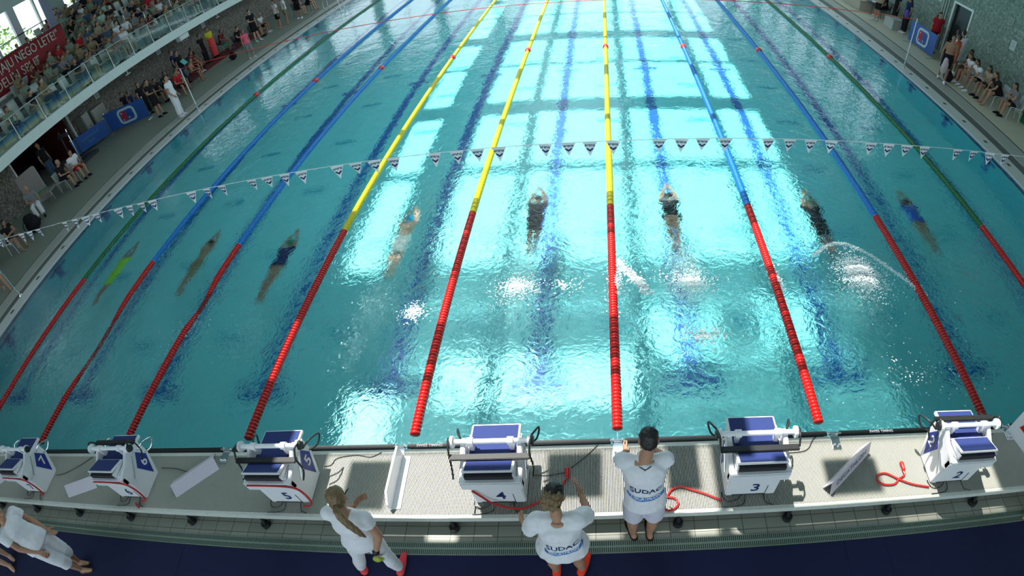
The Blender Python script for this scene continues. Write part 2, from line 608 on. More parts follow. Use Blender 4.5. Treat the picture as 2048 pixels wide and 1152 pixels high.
# over the first lanes added roof panels leave openings shaped for the sun patches: (x0, x1, y0, y1) lit on the ground
near = [(-3.3, .1, 2.2, 3.2), (-.1, 1.4, 3.0, 4.2), (-2.9, .9, .15, .95), (-5.0, -4.0, 1.3, 2.5), (2.2, 3.1, 3.3, 4.4), (.9, 3.4, -.1, 1.0),
        (-3.35, 1.1, -1.0, -.2), (1.55, 4.6, -1.0, -.2), (-2.1, -1.75, -1.08, -1.0), (-.35, .02, -1.07, -1.01), (.75, 1.05, -1.08, -1.0), (1.2, 1.75, -1.07, -1.0), (3.2, 4.7, -1.08, -1.03)]
cuts_y = sorted({-1.08, -1.0, 5.55} | {q[2] for q in near} | {q[3] for q in near})
for ya, yb in zip(cuts_y, cuts_y[1:]):
    ym = (ya + yb) / 2
    xs = sorted([(q[0], q[1]) for q in near if q[2] < ym < q[3]])
    x = X0 - ox
    for xa, xb in xs + [(X1 + 1.3 - ox, 99)]:
        for pa, pb, added_slats in ((x, min(xa, -4.3), 0), (max(x, -4.3), min(xa, 4.3), ym > .0), (max(x, 4.3), xa, 0)):
            if pb > pa and not added_slats:
                b.box((pa + ox, ya + oy, ZR), (pb + ox, yb + oy, ZR + .05))
            elif pb > pa:                        # unseen slats added to spread soft partial sun over the near water
                q = math.ceil(ya / .14) * .14
                while q < yb:
                    b.box((pa + ox, q + oy, ZR), (pb + ox, min(q + .118, yb) + oy, ZR + .01))
                    q += .14
        x = max(x, xb)
for q in [(-3.02, -2.48, -.92, -.3), (-.7, -.1, -.8, -.25), (.6, .95, -.75, -.2), (2.35, 3.0, -.9, -.45)]:  # extra unseen slabs added to cast the dark patches on the platform
    b.box((q[0] + ox, q[2] + oy, ZR), (q[1] + ox, q[3] + oy, ZR + .04))
struct(b.build('ceiling', ROOF))
portal('skylight_daylight', ((X0 + X1 + 1.3) / 2, (Y0 + Y1) / 2, ZR + .5), (0, 0, 0), X1 + 1.3 - X0, Y1 - Y0)

# trees and lawn beyond the glazing
b = MB()
b.box((-60, -30, -.6), (-28.4, 70, -.3))
struct(b.build('ground', mat('lawn', (0.06, 0.12, 0.03), 0.9)))
LEAF = mat('leaves', (0.16, 0.3, 0.04), 0.6, var=0.6, scale=2.5)
rnd = random.Random(3)
for k, (x, y, h) in enumerate([(-34, 9, 8), (-36, 14.5, 7.2), (-34.5, 21, 8.5), (-38, 26, 8), (-36, 34, 8)]):
    t = empty('tree', (x, y, -.3), 0, ['leafy tree outside, left of the bright pane', 'leafy tree outside the bright middle pane', 'leafy tree outside, beyond the standing people', 'leafy tree outside past the blue shirt', 'leafy tree farthest along outside'][k], 'tree', 'trees beyond the glazing')
    q = MB(); q.limb((0, 0, 0), (0, 0, h * .5), .22, .15, 10, False); q.build('trunk', WOOD, t, smooth=True)
    q = MB()
    for j in range(900):
        a, c, r = rnd.uniform(0, 6.28), rnd.uniform(-1, 1), rnd.uniform(.55, 1) ** .5
        s = math.sqrt(1 - c * c)
        P = V((s * math.cos(a) * 2.6 * r, s * math.sin(a) * 2.6 * r, h * .62 + c * h * .36 * r))
        R = Matrix.Rotation(rnd.uniform(0, 6), 3, V((rnd.random(), rnd.random(), rnd.random())).normalized())
        w = rnd.uniform(.1, .24)
        q.add([P + R @ V(k2) for k2 in [(-w, 0, 0), (0, -w * .5, .02), (w, 0, 0), (0, w * .5, .02)]], [(0, 1, 2, 3)])
    q.build('crown', LEAF, t)

# ----------------------------------------------------------------- water
def make_water():
    wm = bpy.data.materials.new('pool water')
    wm.use_nodes = True
    nt = wm.node_tree
    nt.nodes.clear()
    N = nt.nodes.new
    L = nt.links.new
    out = N('ShaderNodeOutputMaterial')
    tc = N('ShaderNodeTexCoord')
    def noise_(scale, detail, stretch=(1, 1, 1), dist=0.0):
        mp = N('ShaderNodeMapping')
        mp.inputs['Scale'].default_value = stretch
        L(tc.outputs['Object'], mp.inputs['Vector'])
        t = N('ShaderNodeTexNoise')
        t.inputs['Scale'].default_value = scale
        t.inputs['Detail'].default_value = detail
        t.inputs['Distortion'].default_value = dist
        L(mp.outputs[0], t.inputs['Vector'])
        return t.outputs['Fac']
    def math_(op, a, b_):
        t = N('ShaderNodeMath')
        t.operation = op
        for i, q in enumerate((a, b_)):
            if hasattr(q, 'links'):
                L(q, t.inputs[i])
            else:
                t.inputs[i].default_value = q
        return t.outputs[0]
    sp = N('ShaderNodeSeparateXYZ')
    L(tc.outputs['Object'], sp.inputs[0])
    near = N('ShaderNodeMapRange')          # the divers have churned the first metres
    near.inputs['From Min'].default_value = 3.5
    near.inputs['From Max'].default_value = 9.0
    near.inputs['To Min'].default_value = 1.0
    near.inputs['To Max'].default_value = 0.0
    near.clamp = True
    L(sp.outputs[1], near.inputs['Value'])
    calm = N('ShaderNodeMapRange')          # and the two outer lanes on the left lie calmer
    calm.inputs['From Min'].default_value = -9
    calm.inputs['From Max'].default_value = -2
    calm.inputs['To Min'].default_value = .5
    calm.inputs['To Max'].default_value = 1.0
    calm.clamp = True
    L(sp.outputs[0], calm.inputs['Value'])
    swell = math_('MULTIPLY', noise_(1.1, 2, (1, .8, 1), .6), .03)
    rip = math_('MULTIPLY', noise_(5.5, 3, (1, 1, 1), 1.2), math_('ADD', .011, math_('MULTIPLY', near.outputs[0], .009)))
    patch = noise_(.45, 2)
    fine = math_('MULTIPLY', math_('MULTIPLY', noise_(13, 2, (1, 1, 1), 1.5), .0085), math_('MULTIPLY', near.outputs[0], math_('ADD', patch, .25)))
    churn = math_('MULTIPLY', math_('MULTIPLY', noise_(5.5, 3, (1, 1, 1), 2.5), .026), near.outputs[0])
    h = math_('MULTIPLY', math_('ADD', math_('ADD', swell, rip), math_('ADD', fine, churn)), calm.outputs[0])
    bp = N('ShaderNodeBump')
    bp.inputs['Strength'].default_value = 1
    bp.inputs['Distance'].default_value = 1.0
    L(h, bp.inputs['Height'])
    gl = N('ShaderNodeBsdfGlossy')
    gl.inputs['Roughness'].default_value = .02
    rf = N('ShaderNodeBsdfRefraction')
    rf.inputs['IOR'].default_value = 1.33
    rf.inputs['Roughness'].default_value = 0.0
    rf.inputs['Color'].default_value = (.88, 1, 1, 1)
    fr = N('ShaderNodeFresnel')
    fr.inputs['IOR'].default_value = 1.33
    mx = N('ShaderNodeMixShader')
    for q in (gl, rf, fr):
        L(bp.outputs[0], q.inputs['Normal'])
    L(fr.outputs[0], mx.inputs[0])
    L(rf.outputs[0], mx.inputs[1])
    L(gl.outputs[0], mx.inputs[2])
    L(mx.outputs[0], out.inputs[0])
    me = bpy.data.meshes.new('pool_water')
    me.from_pydata([(XL, .002, 0), (XR, .002, 0), (XR, YF, 0), (XL, YF, 0)], [], [(0, 1, 2, 3)])
    me.polygons.foreach_set('use_smooth', [True])
    me.materials.append(wm)
    w = link('pool_water', me)
    w.cycles.is_caustics_caster = True
    tag(w, 'clear turquoise rippling water filling the whole swimming pool', 'water', kind='stuff')
    return w
WATER = make_water()
# ================================================================= lane ropes
FLOAT_RED = mat('red float', (0.6, 0.012, 0.01), 0.3, var=0.1, scale=30)
FLOAT_COL = {'green': mat('green float', (0.02, 0.16, 0.05), 0.35, var=0.15, scale=30),
             'blue': mat('blue float', (0.01, 0.2, 0.62), 0.35, var=0.2, scale=30),
             'yellow': mat('yellow float', (0.75, 0.6, 0.01), 0.3, var=0.1, scale=30)}
def float_run(y0, y1, dip=None, r=.068, p=.056):
    b = MB()
    ux, uz = V((1, 0, 0)), V((0, 0, 1))
    y = y0
    R = []
    while y < y1:
        z = .015 - (dip(y) if dip else 0)
        for dy, rr in ((0, .034), (.01, r), (.034, r), (.044, .034)):
            R.append((V((0, y + dy, z)), rr, rr, ux, uz))
        y += p
    b.loft(R, 9)
    return b
def bump_(c, w, a):
    return lambda y: a * math.exp(-((y - c) / w) ** 2)
dips = {-10.0: bump_(2.6, .8, .13), -7.5: bump_(3.3, .45, .09), -12.5: None}
shared = {}
cols = ['green', 'blue', 'blue', 'yellow', 'yellow', 'yellow', 'blue', 'blue', 'green']
names = ['leftmost lane rope, red then dark green, nearest the spectator side', 'blue lane rope with red end running under block 7', 'blue lane rope with red end running under block 6',
         'yellow lane rope with red end just left of block 5', 'yellow lane rope with red end between blocks 5 and 4', 'yellow lane rope with red end beside the man at the pool edge',
         'blue lane rope with red end between blocks 3 and 2', 'blue lane rope with red end to the right of block 2', 'rightmost lane rope, red then dark green, by the right wall']
reds = [4.95, 5.0, 5.0, 4.95, 5.1, 5.1, 5.1, 4.95, 4.95]
for i in range(9):
    x = -12.5 + 2.5 * i
    t = empty('lane_rope', (x, 0, 0), 0, names[i], 'lane rope', 'floating lane ropes across the pool')
    d = dips.get(x)
    ymid = reds[i]
    if d is None:
        key = ('red', ymid)
        if key not in shared:
            shared[key] = float_run(.33, ymid).mesh('red_floats', FLOAT_RED, True)
        me = shared[key]
    else:
        me = float_run(.33, ymid, d).mesh('red_floats', FLOAT_RED, True)
    RECEIVERS.append(link('red_floats', me, t))
    key = (cols[i], ymid)
    if key not in shared:
        shared[key] = float_run(ymid, 37).mesh('coloured_floats', FLOAT_COL[cols[i]], True)
    RECEIVERS.append(link('coloured_floats', shared[key], t))
    b = MB(); b.limb((0, 14.95, .02), (0, 15.1, .02), .095, .095, 12)
    b.build('marker_float', FLOAT_RED, t, smooth=True)
    b = MB(); b.tube([(0, -.04, .27), (0, .1, .12), (0, .35, .02)], .006, 6); b.build('steel_cable', CHROME, t)

# anchor plates and touchpads on the pool end
for i in range(9):
    x = -12.5 + 2.5 * i
    t = empty('anchor_plate', (x, -.1, .3), 0, 'steel anchor plate ' + ['beyond block 7, at the left frame edge', 'hidden behind block 7', 'left of block 6', 'left of block 5', 'between blocks 5 and 4', 'touched by the man at the edge', 'between blocks 3 and 2', 'just right of block 2', 'at the far right end'][i], 'anchor plate', 'steel plates holding the lane ropes')
    b = MB(); b.box((-.055, -.13, 0), (.055, .1, .012)); b.box((-.06, .06, 0), (-.045, .1, .05)); b.box((.045, .06, 0), (.06, .1, .05))
    b.build('plate', CHROME, t, bevel=.003)
    b = MB(); b.limb((-.08, .075, .035), (.08, .075, .035), .012, .012, 10); b.build('axle', CHROME, t, smooth=True)
    for sx in (-.03, .03):
        b = MB(); b.limb((sx, -.08, .01), (sx, -.08, .03), .014, .014, 8); b.build('bolt', CHROME, t, smooth=True)
PADTXT = text_mesh('lettering', 'SWISS TIMING', .05, mat('white print', (0.8, 0.8, 0.8), 0.5), bold=.0006)
nums = {-11.25: 8, -8.75: 7, -6.25: 6, -3.75: 5, -1.25: 4, 1.25: 3, 3.75: 2, 6.25: 1}
for x, k in nums.items():
    t = empty('touchpad', (x, 0, .3), 0, 'black timing touchpad over the pool edge in front of block %d' % k if 1 < k < 8 else ('black timing touchpad at the far left of the pool edge' if k == 8 else 'black timing touchpad at the far right of the pool edge'), 'touchpad', 'black touchpads along the pool end')
    b = MB(); b.box((-1.17, -.045, .0), (1.17, .02, .012)); b.box((-1.17, .004, -.95), (1.17, .018, .0))
    b.build('pad', mat('touchpad', (0.01, 0.012, 0.013), 0.45, var=.2), t, bevel=.003)
    o = link('lettering', PADTXT, t)
    o.location = (-.62 if k in (2, 6, 7) else (.14 if k == 3 else -.9), -.012, .0135)

# ================================================================= backstroke flags
flag = empty('flag_line', (-2.5, 5, 0), 0, 'line of small white triangular pennants strung across the pool over the red floats', 'flag line')
def fl_z(x):
    s = (x + 2.6) / 13
    return 1.34 + .42 * s * s
def fl_y(x):
    return 5.0 + .1 * abs(x) / 13 * (1 if x < 0 else 3.2) - .02
b = MB()
b.tube([(x + 2.5, fl_y(x) - 5, fl_z(x)) for x in [-15.56 + k * .9975 for k in range(27)]], .006, 6, False)
b.build('cord', WHITE_PAINT, flag)
PENN = mat('pennant cloth', (0.85, 0.87, 0.88), 0.7, var=0.06)
INK = mat('dark blue ink', (0.01, 0.02, 0.12), 0.7)
pm = MB(); pm.add([(-.12, 0, 0), (.12, 0, 0), (0, 0, -.25), (-.12, .003, 0), (.12, .003, 0), (0, .003, -.25)], [(0, 1, 2), (5, 4, 3), (0, 3, 4, 1), (1, 4, 5, 2), (2, 5, 3, 0)])
pm = pm.mesh('pennant', PENN)
def lettering(mirror):
    me = text_mesh('lettering', 'arena', .075, INK, mirror, bold=.001)
    me.transform(Matrix.Translation((0, -.003, -.05)) @ Matrix.Rotation(PI / 2, 4, 'X'))
    b = MB()
    for s in (-1, 1):
        b.prism([(s * .055, -.095), (s * .055, -.12), (0, -.165), (0, -.13), (s * .028, -.108)] if s > 0 else [(0, -.13), (0, -.165), (-.055, -.12), (-.055, -.095), (-.028, -.108)], -.005, -.002, 1)
    bm = bmesh.new(); bm.from_mesh(me); m2 = b.mesh('x', INK); bm.from_mesh(m2); bm.to_mesh(me); bm.free()
    return me
LET, LETM = lettering(False), lettering(True)
rf = random.Random(5)
x = -15.2
k = 0
while x < 10.25:
    if k % 12 != 7 or x > -4:
        o = link('pennant', pm, flag)
        o.location = (x + 2.5, fl_y(x) - 5, fl_z(x) - .004)
        tw = rf.uniform(-.25, .25)
        tilt = rf.uniform(-.15, .2)
        if k % 5 == 3:
            tilt = 1.15
        o.rotation_euler = (tilt, 0, tw)
        l = link('lettering', LETM if x < -1.4 else LET, o)
    x += .362 + rf.uniform(-.02, .02)
    k += 1
CHR2 = CHROME
def pole(x, y, h, label, cap=None):
    t = empty('pole', (x, y, .03), 0, label, 'pole', 'steel poles along the pool sides')
    b = MB(); b.limb((0, 0, 0), (0, 0, .03), .06, .05, 14, False); b.limb((0, 0, .0), (0, 0, .3), .03, .03, 12, False); b.build('base', CHROME, t, smooth=True)
    b = MB(); b.limb((0, 0, .03), (0, 0, h), .02, .018, 12); b.build('shaft', WHITE_PAINT if cap else CHROME, t, smooth=True)
pole(-15.56, 5, 1.78, 'steel flag pole on the left pool edge beside the walking official')
pole(10.35, 5, 1.78, 'steel flag pole at the right frame edge holding the pennants')
pole(-15.2, 15, 1.8, 'thin pole beside the white-clad official, on the left pool edge', 1)
pole(10.3, 15, 1.8, 'thin pole on the right pool edge holding the red rope', 1)
b = MB(); b.tube([(-15.2 + 25.5 * t, 15, 1.8 - .25 * (1 - (2 * t - 1) ** 2)) for t in [k / 24 for k in range(25)]], .011, 6, False)
tag(b.build('false_start_rope', mat('red rope', (0.85, 0.06, 0.02), 0.5)), 'bright red rope strung high across the pool between two poles', 'rope')

# ladder on the left edge
t = empty('pool_ladder', (-15.15, 29.6, .03), 0, 'chrome pool ladder rails on the far left edge', 'ladder')
for s in (-.3, .3):
    b = MB(); b.tube([(-.75, s, 0), (-.72, s, .6), (-.45, s, .85), (.0, s, .8), (.22, s, .4), (.25, s, -.9)], .022, 8); b.build('rail', CHROME, t, smooth=True)
b = MB()
for z in (-.3, -.6, -.85):
    b.box((.2, -.3, z), (.3, .3, z + .03))
b.build('steps', CHROME, t)

# ================================================================= starting blocks
def tubeobj(name, pts, r, m, par, n=8):
    b = MB(); b.tube(pts, r, n); return b.build(name, m, par, smooth=True)
DIG = {}
def digit(k, m, size):
    if (k, m.name) not in DIG:
        DIG[(k, m.name)] = text_mesh('number', str(k), size, m, bold=.003)
    return DIG[(k, m.name)]
WPRINT = mat('white print', (0.8, 0.8, 0.8))
labels = {7: 'white starting block 7 at the left, navy top, no black bar across it', 6: 'white starting block 6, black bar in front of its roller', 5: 'white starting block 5, black bar lying across its navy top, in shade',
          4: 'sunlit white starting block 4, between the ponytailed woman and the man', 3: 'sunlit white starting block 3, just right of the man at the edge', 2: 'white starting block 2 at the right, seen from its left side'}
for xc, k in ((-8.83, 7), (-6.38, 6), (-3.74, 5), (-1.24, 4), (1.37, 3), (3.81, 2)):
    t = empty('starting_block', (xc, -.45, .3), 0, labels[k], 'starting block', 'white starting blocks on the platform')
    b = MB()
    b.prism([(-.29, 0), (.1, 0), (.24, .32), (.24, .54), (-.29, .52)], -.27, .27, 0)
    b.build('base', WHITE, t, bevel=.012)
    b = MB()
    for s in (-1, 1):                       # inclined side beams
        b.prism([(-.34, .40), (-.27, .36), (.02, .50), (.1, .67), (.0, .67), (-.14, .59), (-.34, .545)], s * .285 - .025, s * .285 + .025, 0)
    b.box((-.31, -.35, .41), (.31, -.28, .525))
    b.box((-.30, -.36, .54), (.30, -.28, .558))
    b.build('frame', WHITE, t, bevel=.008)
    b = MB(); b.prism([(-.3, .545), (.33, .505), (.34, .535), (.33, .55), (-.3, .585)], -.255, .255, 0); b.build('platform', WHITE, t, bevel=.008)
    b = MB(); b.prism([(-.28, .586), (.315, .552), (.315, .557), (-.28, .591)], -.235, .235, 0); b.build('tread', NAVY, t)
    kp = MB(); kp.prism([(-.31, .67), (-.31, .70), (-.09, .63), (-.07, .605), (-.09, .6)], -.25, .25, 0)
    kp.prism([(-.33, .59), (-.33, .665), (-.1, .61), (-.1, .59)], -.25, -.235, 0); kp.prism([(-.33, .59), (-.33, .665), (-.1, .61), (-.1, .59)], .235, .25, 0)
    kp = kp.build('kick_plate', WHITE, t, bevel=.006)
    b = MB(); b.prism([(-.29, .696), (-.29, .701), (-.095, .637), (-.095, .632)], -.225, .225, 0); b.build('tread', NAVY, kp)
    b = MB(); b.box((-.235, -.335, .585), (.235, -.27, .64)); b.build('gap_shade', DARK, kp)  # solid dark box put in as the shade under the kick plate
    b = MB(); b.limb((-.37, .03, .70), (.37, .03, .70), .026, .026, 14, False)
    for s in (-1, 1):
        b.limb((s * .37, .03, .7), (s * .40, .03, .7), .062, .058, 20, False)
        b.limb((s * .17, .03, .7), (s * .23, .03, .7), .042, .042, 14, False)
        b.box((s * .2 - .02, -.0, .57), (s * .2 + .02, .06, .7))
        b.prism([(-.0, .56), (.08, .56), (.05, .7), (.01, .7)], s * .285 - .02, s * .285 + .02, 0)
    b.build('roller', WHITE, t, smooth=True, angle=30)
    b = MB()
    for s in (-1, 1):
        b = MB()
        b.limb((s * .402, .03, .7), (s * .425, .03, .7), .05, .045, 20, False)
        if k != 7:
            yb = -.13 if k in (5, 4, 3) else .14
            zb = .68 if k in (5, 4, 3) else .66
            b.tube([(s * .41, .03, .745), (s * .4, (yb + .03) / 2, .76), (s * .395, yb, zb)], .011, 8)
            if k != 3:
                b.tube([(s * .395, yb, zb), (s * .41, yb - .03, .52), (s * .4, yb - .12, .45)], .011, 8)
        b.build('strap', BLACK, t, smooth=True)
    if k != 7:
        yb = -.13 if k in (5, 4, 3) else .14
        b = MB(); b.prism([(yb - .035, .655), (yb + .035, .65), (yb + .035, .68), (yb - .035, .685)], -.395, .395, 0); b.build('backstroke_ledge', BLACK, t, bevel=.006)
    for s in (-1, 1):
        tubeobj('handle', [(s * .3, .12, .5), (s * .38, .2, .55), (s * .43, .33, .48), (s * .4, .24, .4), (s * .3, .18, .38)], .011, CHROME if k > 5 else BLACK, t)
        tubeobj('side_rail', [(s * .315, -.2, .36), (s * .315, .0, .56)], .01, CHROME, t)
    for s in (-1, 1):
        b = MB(); q = [(-.05, .36), (.10, .5), (.19, .33), (.06, .08)]
        b.prism(q, s * .271 - .002, s * .271 + .002, 0)
        pl_ = b.build('number_plate', BLUEPL, t)
        o = link('number', digit(k, WPRINT, .19), pl_)
        o.matrix_local = Matrix.Translation((s * .275, .085, .31)) @ Matrix.Rotation(s * PI / 2, 4, 'Z') @ Matrix.Rotation(PI / 2, 4, 'X')
    o = link('number', digit(k, INK, .21), t)
    o.matrix_local = Matrix.Translation((.03, -.293, .16)) @ Matrix.Rotation(PI / 2, 4, 'X')
    b = MB(); b.box((-.2, -.296, .02), (.15, -.291, .03)); b.box((.155, -.296, .0), (.16, -.291, .2)); b.build('rear_panel_seam', DARK, t)
    # thin speaker and signal wires at the rear foot
    tubeobj('wire', [(-.1, -.3, .03), (-.14, -.34, .012), (-.22, -.36, .01), (-.28, -.33, .01), (-.3, -.25, .012)], .005, BLACK, t, 6)
    tubeobj('wire', [(-.06, -.3, .03), (-.07, -.38, .01), (-.12, -.41, .01), (-.18, -.42, .01), (-.3, -.425, .01)], .005, BLACK, t, 6)
    tubeobj('wire', [(.14, -.3, .03), (.16, -.39, .01), (.2, -.41, .01), (.24, -.425, .01)], .005, BLACK, t, 6)

# red lamp cables and their plugs
def cable(pts, label, plug=None, z=.315, zs=None):
    t = empty('cable', (pts[0][0], pts[0][1], z), 0, label, 'cable', 'red cables of the starting blocks')
    P = [(p[0] - pts[0][0], p[1] - pts[0][1], (zs[i] - z) if zs else 0) for i, p in enumerate(pts)]
    b = MB(); b.tube(P, .012, 8); b.build('lead', RED_CABLE, t, smooth=True)
    if plug:
        q = V((plug[0][0] - pts[0][0], plug[0][1] - pts[0][1], .01)); r = V((plug[1][0] - pts[0][0], plug[1][1] - pts[0][1], .01))
        b = MB(); b.limb(q, r, .022, .026, 12); b.build('plug', FLOAT_RED, t, smooth=True)
cable([(-1.47, -.765), (-1.4, -.77), (-1.3, -.79), (-1.06, -.82), (-.88, -.77), (-.74, -.67), (-.63, -.59), (-.57, -.5)], 'red cable curving from block 4 behind the woman to its plug', ((-.55, -.46), (-.55, -.37)), zs=[.62, .5, .38, .315, .315, .315, .315, .315])
cable([(1.06, -.8), (.91, -.72), (.76, -.66), (.65, -.62), (.55, -.65), (.48, -.74), (.43, -.8), (.47, -.88), (.54, -.88), (.6, -.82), (.57, -.75), (.45, -.73)], 'bright red cable looping between the man and block 3', z=.316)
cable([(3.5, -.79), (3.3, -.74), (3.15, -.67), (3.0, -.58), (2.89, -.6), (2.87, -.67), (2.95, -.72), (3.07, -.72), (3.15, -.66), (3.23, -.62), (3.235, -.57)], 'red cable looped on the platform left of block 2', ((3.24, -.55), (3.24, -.47)), z=.316)
for xc, k in ((-8.83, 7), (-6.38, 6), (-3.74, 5)):
    cable([(xc - .25, -.815), (xc, -.815), (xc + .2, -.815), (xc + .34, -.805), (xc + .38, -.80), (xc + .36, -.80), (xc + .3, -.80), (xc + .2, -.80)], 'red cable hanging round the rear edge of block %d' % k, zs=[.84, .84, .83, .77, .63, .45, .36, .34])
cable([(-6.3, -.83), (-6.24, -.87), (-6.2, -.89)], 'short red cable end on the platform behind block 6', z=.316)
def wire(pts, label):
    b = MB(); b.tube([(p[0], p[1], .309) for p in pts], .005, 6)
    tag(b.build('wire', BLACK, smooth=True), label, 'wire', 'thin black wires on the platform')
wire([(-.93, -.42), (-.75, -.43), (-.64, -.41), (-.57, -.4)], 'thin black wire from block 4 to the red plug')
wire([(-.52, -.35), (-.36, -.21), (-.22, -.06)], 'thin black wire from the red plug up to the touchpad')
wire([(-3.44, -.27), (-3.35, -.25), (-3.29, -.16), (-3.05, -.12), (-2.86, -.15), (-2.73, -.09)], 'thin black wire winding right from block 5')
wire([(-6.08, -.29), (-5.78, -.3), (-5.5, -.36)], 'thin black wire from block 6 to the folded board')
wire([(-8.5, -.44), (-8.26, -.4), (-7.96, -.26), (-7.74, -.12)], 'thin black wire between block 7 and the pool edge')
wire([(1.71, -.25), (1.88, -.25), (2.06, -.24), (2.15, -.2), (2.22, -.1), (2.28, -.05)], 'thin black wire from block 3 toward the anchor plate')
wire([(4.1, -.3), (4.3, -.22), (4.5, -.2), (4.75, -.12)], 'thin black wire right of block 2')

# folded white boards lying on the platform
BOARD = mat('white board', (0.55, 0.51, 0.57), 0.5, var=0.03)
def folded(a, bq, w, label, h=.2, text=None):
    a, bq = V(a + (.3,)), V(bq + (.3,))
    d = bq - a
    L = d.length
    t = empty('folded_board', a, math.atan2(d.y, d.x), label, 'board', 'folded white boards on the platform')
    b = MB(); b.prism([(0, 0), (w * .5, h), (w, 0), (w - .012, 0), (w * .5, h - .016), (.012, 0)], 0, L, 0); b.build('panel', BOARD, t)
    return t, L
folded((-5.58, -.72), (-5.02, -.3), .3, 'folded pale board lying on the platform between blocks 6 and 5', .1)
folded((-7.9, -.8), (-7.3, -.62), .25, 'folded pale board on the platform between blocks 7 and 6', .14)
folded((-10.35, -.74), (-9.75, -.38), .3, 'large folded pale board at the left edge beside block 7', .16)
t = empty('upright_board', (-2.46, -.45, .3), 0, 'narrow white board standing across the platform right of block 5', 'board')
b = MB(); b.prism([(-.37, 0), (.32, 0), (.32, .2), (-.26, .22), (-.37, .12)], -.012, .012, 0); b.build('panel', WHITE, t)
b = MB(); b.box((.012, -.36, 0), (.11, .3, .012)); b.build('foot', WHITE, t)
t, L = folded((2.27, -.80), (2.88, -.3), .12, 'white name board standing on the platform left of block 2', .2)
o = link('lettering', text_mesh('lettering', 'DECATHLON', .1, mat('grey print', (0.16, 0.19, 0.24)), bold=.001), t)
o.matrix_local = Matrix.Translation((L / 2, .028, .105)) @ Matrix.Rotation(math.atan2(.2, .06), 4, 'X')
t = empty('upright_board', (5.12, -.35, .3), .3, 'white board with red and blue stripes at the right frame edge', 'board')
b = MB(); b.prism([(-.3, 0), (.3, 0), (.3, .45), (-.3, .45)], -.012, .012, 0); b.build('panel', WHITE, t)
b = MB(); b.prism([(.06, .2), (.2, .2), (.16, .34), (.08, .34)], -.016, -.0125, 0); b.build('red_mark', FLOAT_RED, t)
b = MB()
for q in (0, .1, .2):
    b.prism([(-.26 + q, .1), (-.2 + q, .1), (-.14 + q, .34), (-.2 + q, .34)], -.016, -.0125, 0)
b.build('blue_mark', BLUEPL, t)
t = empty('lane_card', (-6.86, -.14, .301), -.35, 'small white card with blue print at the edge left of block 6', 'card')
b = MB(); b.box((-.035, -.1, 0), (.035, .1, .006)); b.build('panel', WHITE, t)
b = MB(); b.box((-.02, -.07, .006), (.02, -.03, .007)); b.box((-.02, .0, .006), (.02, .06, .007)); b.build('print', BLUEPL, t)
# ================================================================= people
SKIN = {k: mat('skin ' + k, c, .55, var=.06, scale=9, spec=.3) for k, c in {'fair': (.62, .36, .25), 'tan': (.45, .24, .15), 'olive': (.36, .2, .13), 'dark': (.2, .1, .065)}.items()}
CLOTH = {}
def cloth(name, col):
    if name not in CLOTH:
        CLOTH[name] = mat('cloth ' + name, col, .85, var=.12, scale=18, bump=.004, bscale=14, spec=.2)
    return CLOTH[name]
for n_, c_ in {'white': (.78, .77, .8), 'black': (.012, .012, .015), 'grey': (.2, .21, .22), 'sage': (.2, .27, .2), 'navy': (.015, .025, .09), 'red': (.45, .02, .03), 'maroon': (.16, .02, .025),
               'blue': (.07, .17, .4), 'denim': (.06, .1, .17), 'sky': (.25, .45, .6), 'khaki': (.25, .2, .11), 'tan': (.4, .32, .22), 'pink': (.75, .12, .2), 'teal': (.05, .4, .35), 'lime': (.45, .6, .03),
               'yellow': (.6, .55, .04), 'coral': (.9, .09, .09), 'purple': (.12, .08, .35), 'orange': (.8, .13, .05), 'mint': (.4, .62, .52), 'lilac': (.66, .63, .72)}.items():
    cloth(n_, c_)
HAIR = {k: mat('hair ' + k, c, .5, var=.45, scale=30, bump=.004, bscale=60) for k, c in {'black': (.012, .01, .009), 'brown': (.055, .028, .014), 'light': (.2, .125, .06), 'blond': (.38, .27, .13), 'grey': (.3, .29, .27)}.items()}
RUBBER = mat('sandal rubber', (.012, .012, .012), .6)
EYE = mat('eye', (.02, .015, .012), .2)
LIP = mat('lip', (.35, .1, .09), .5)

def remeshed(name, b, mats, voxel, smooth_it=4, fac=.5, shape=None):
    me = b.mesh(name, mats)
    bm = bmesh.new(); bm.from_mesh(me); bmesh.ops.recalc_face_normals(bm, faces=bm.faces); bm.to_mesh(me); bm.free()
    o = bpy.data.objects.new(name, me)
    COL.objects.link(o)
    r = o.modifiers.new('r', 'REMESH'); r.mode = 'VOXEL'; r.voxel_size = voxel
    if smooth_it:
        s = o.modifiers.new('s', 'SMOOTH'); s.iterations = smooth_it; s.factor = fac
    dg = bpy.context.evaluated_depsgraph_get()
    m2 = bpy.data.meshes.new_from_object(o.evaluated_get(dg))
    bpy.data.objects.remove(o); bpy.data.meshes.remove(me)
    m2.name = name
    if shape:
        for v in m2.vertices:
            shape(v)
    m2.polygons.foreach_set('use_smooth', [True] * len(m2.polygons))
    if not m2.materials:
        m2.materials.append(mats)
    return m2

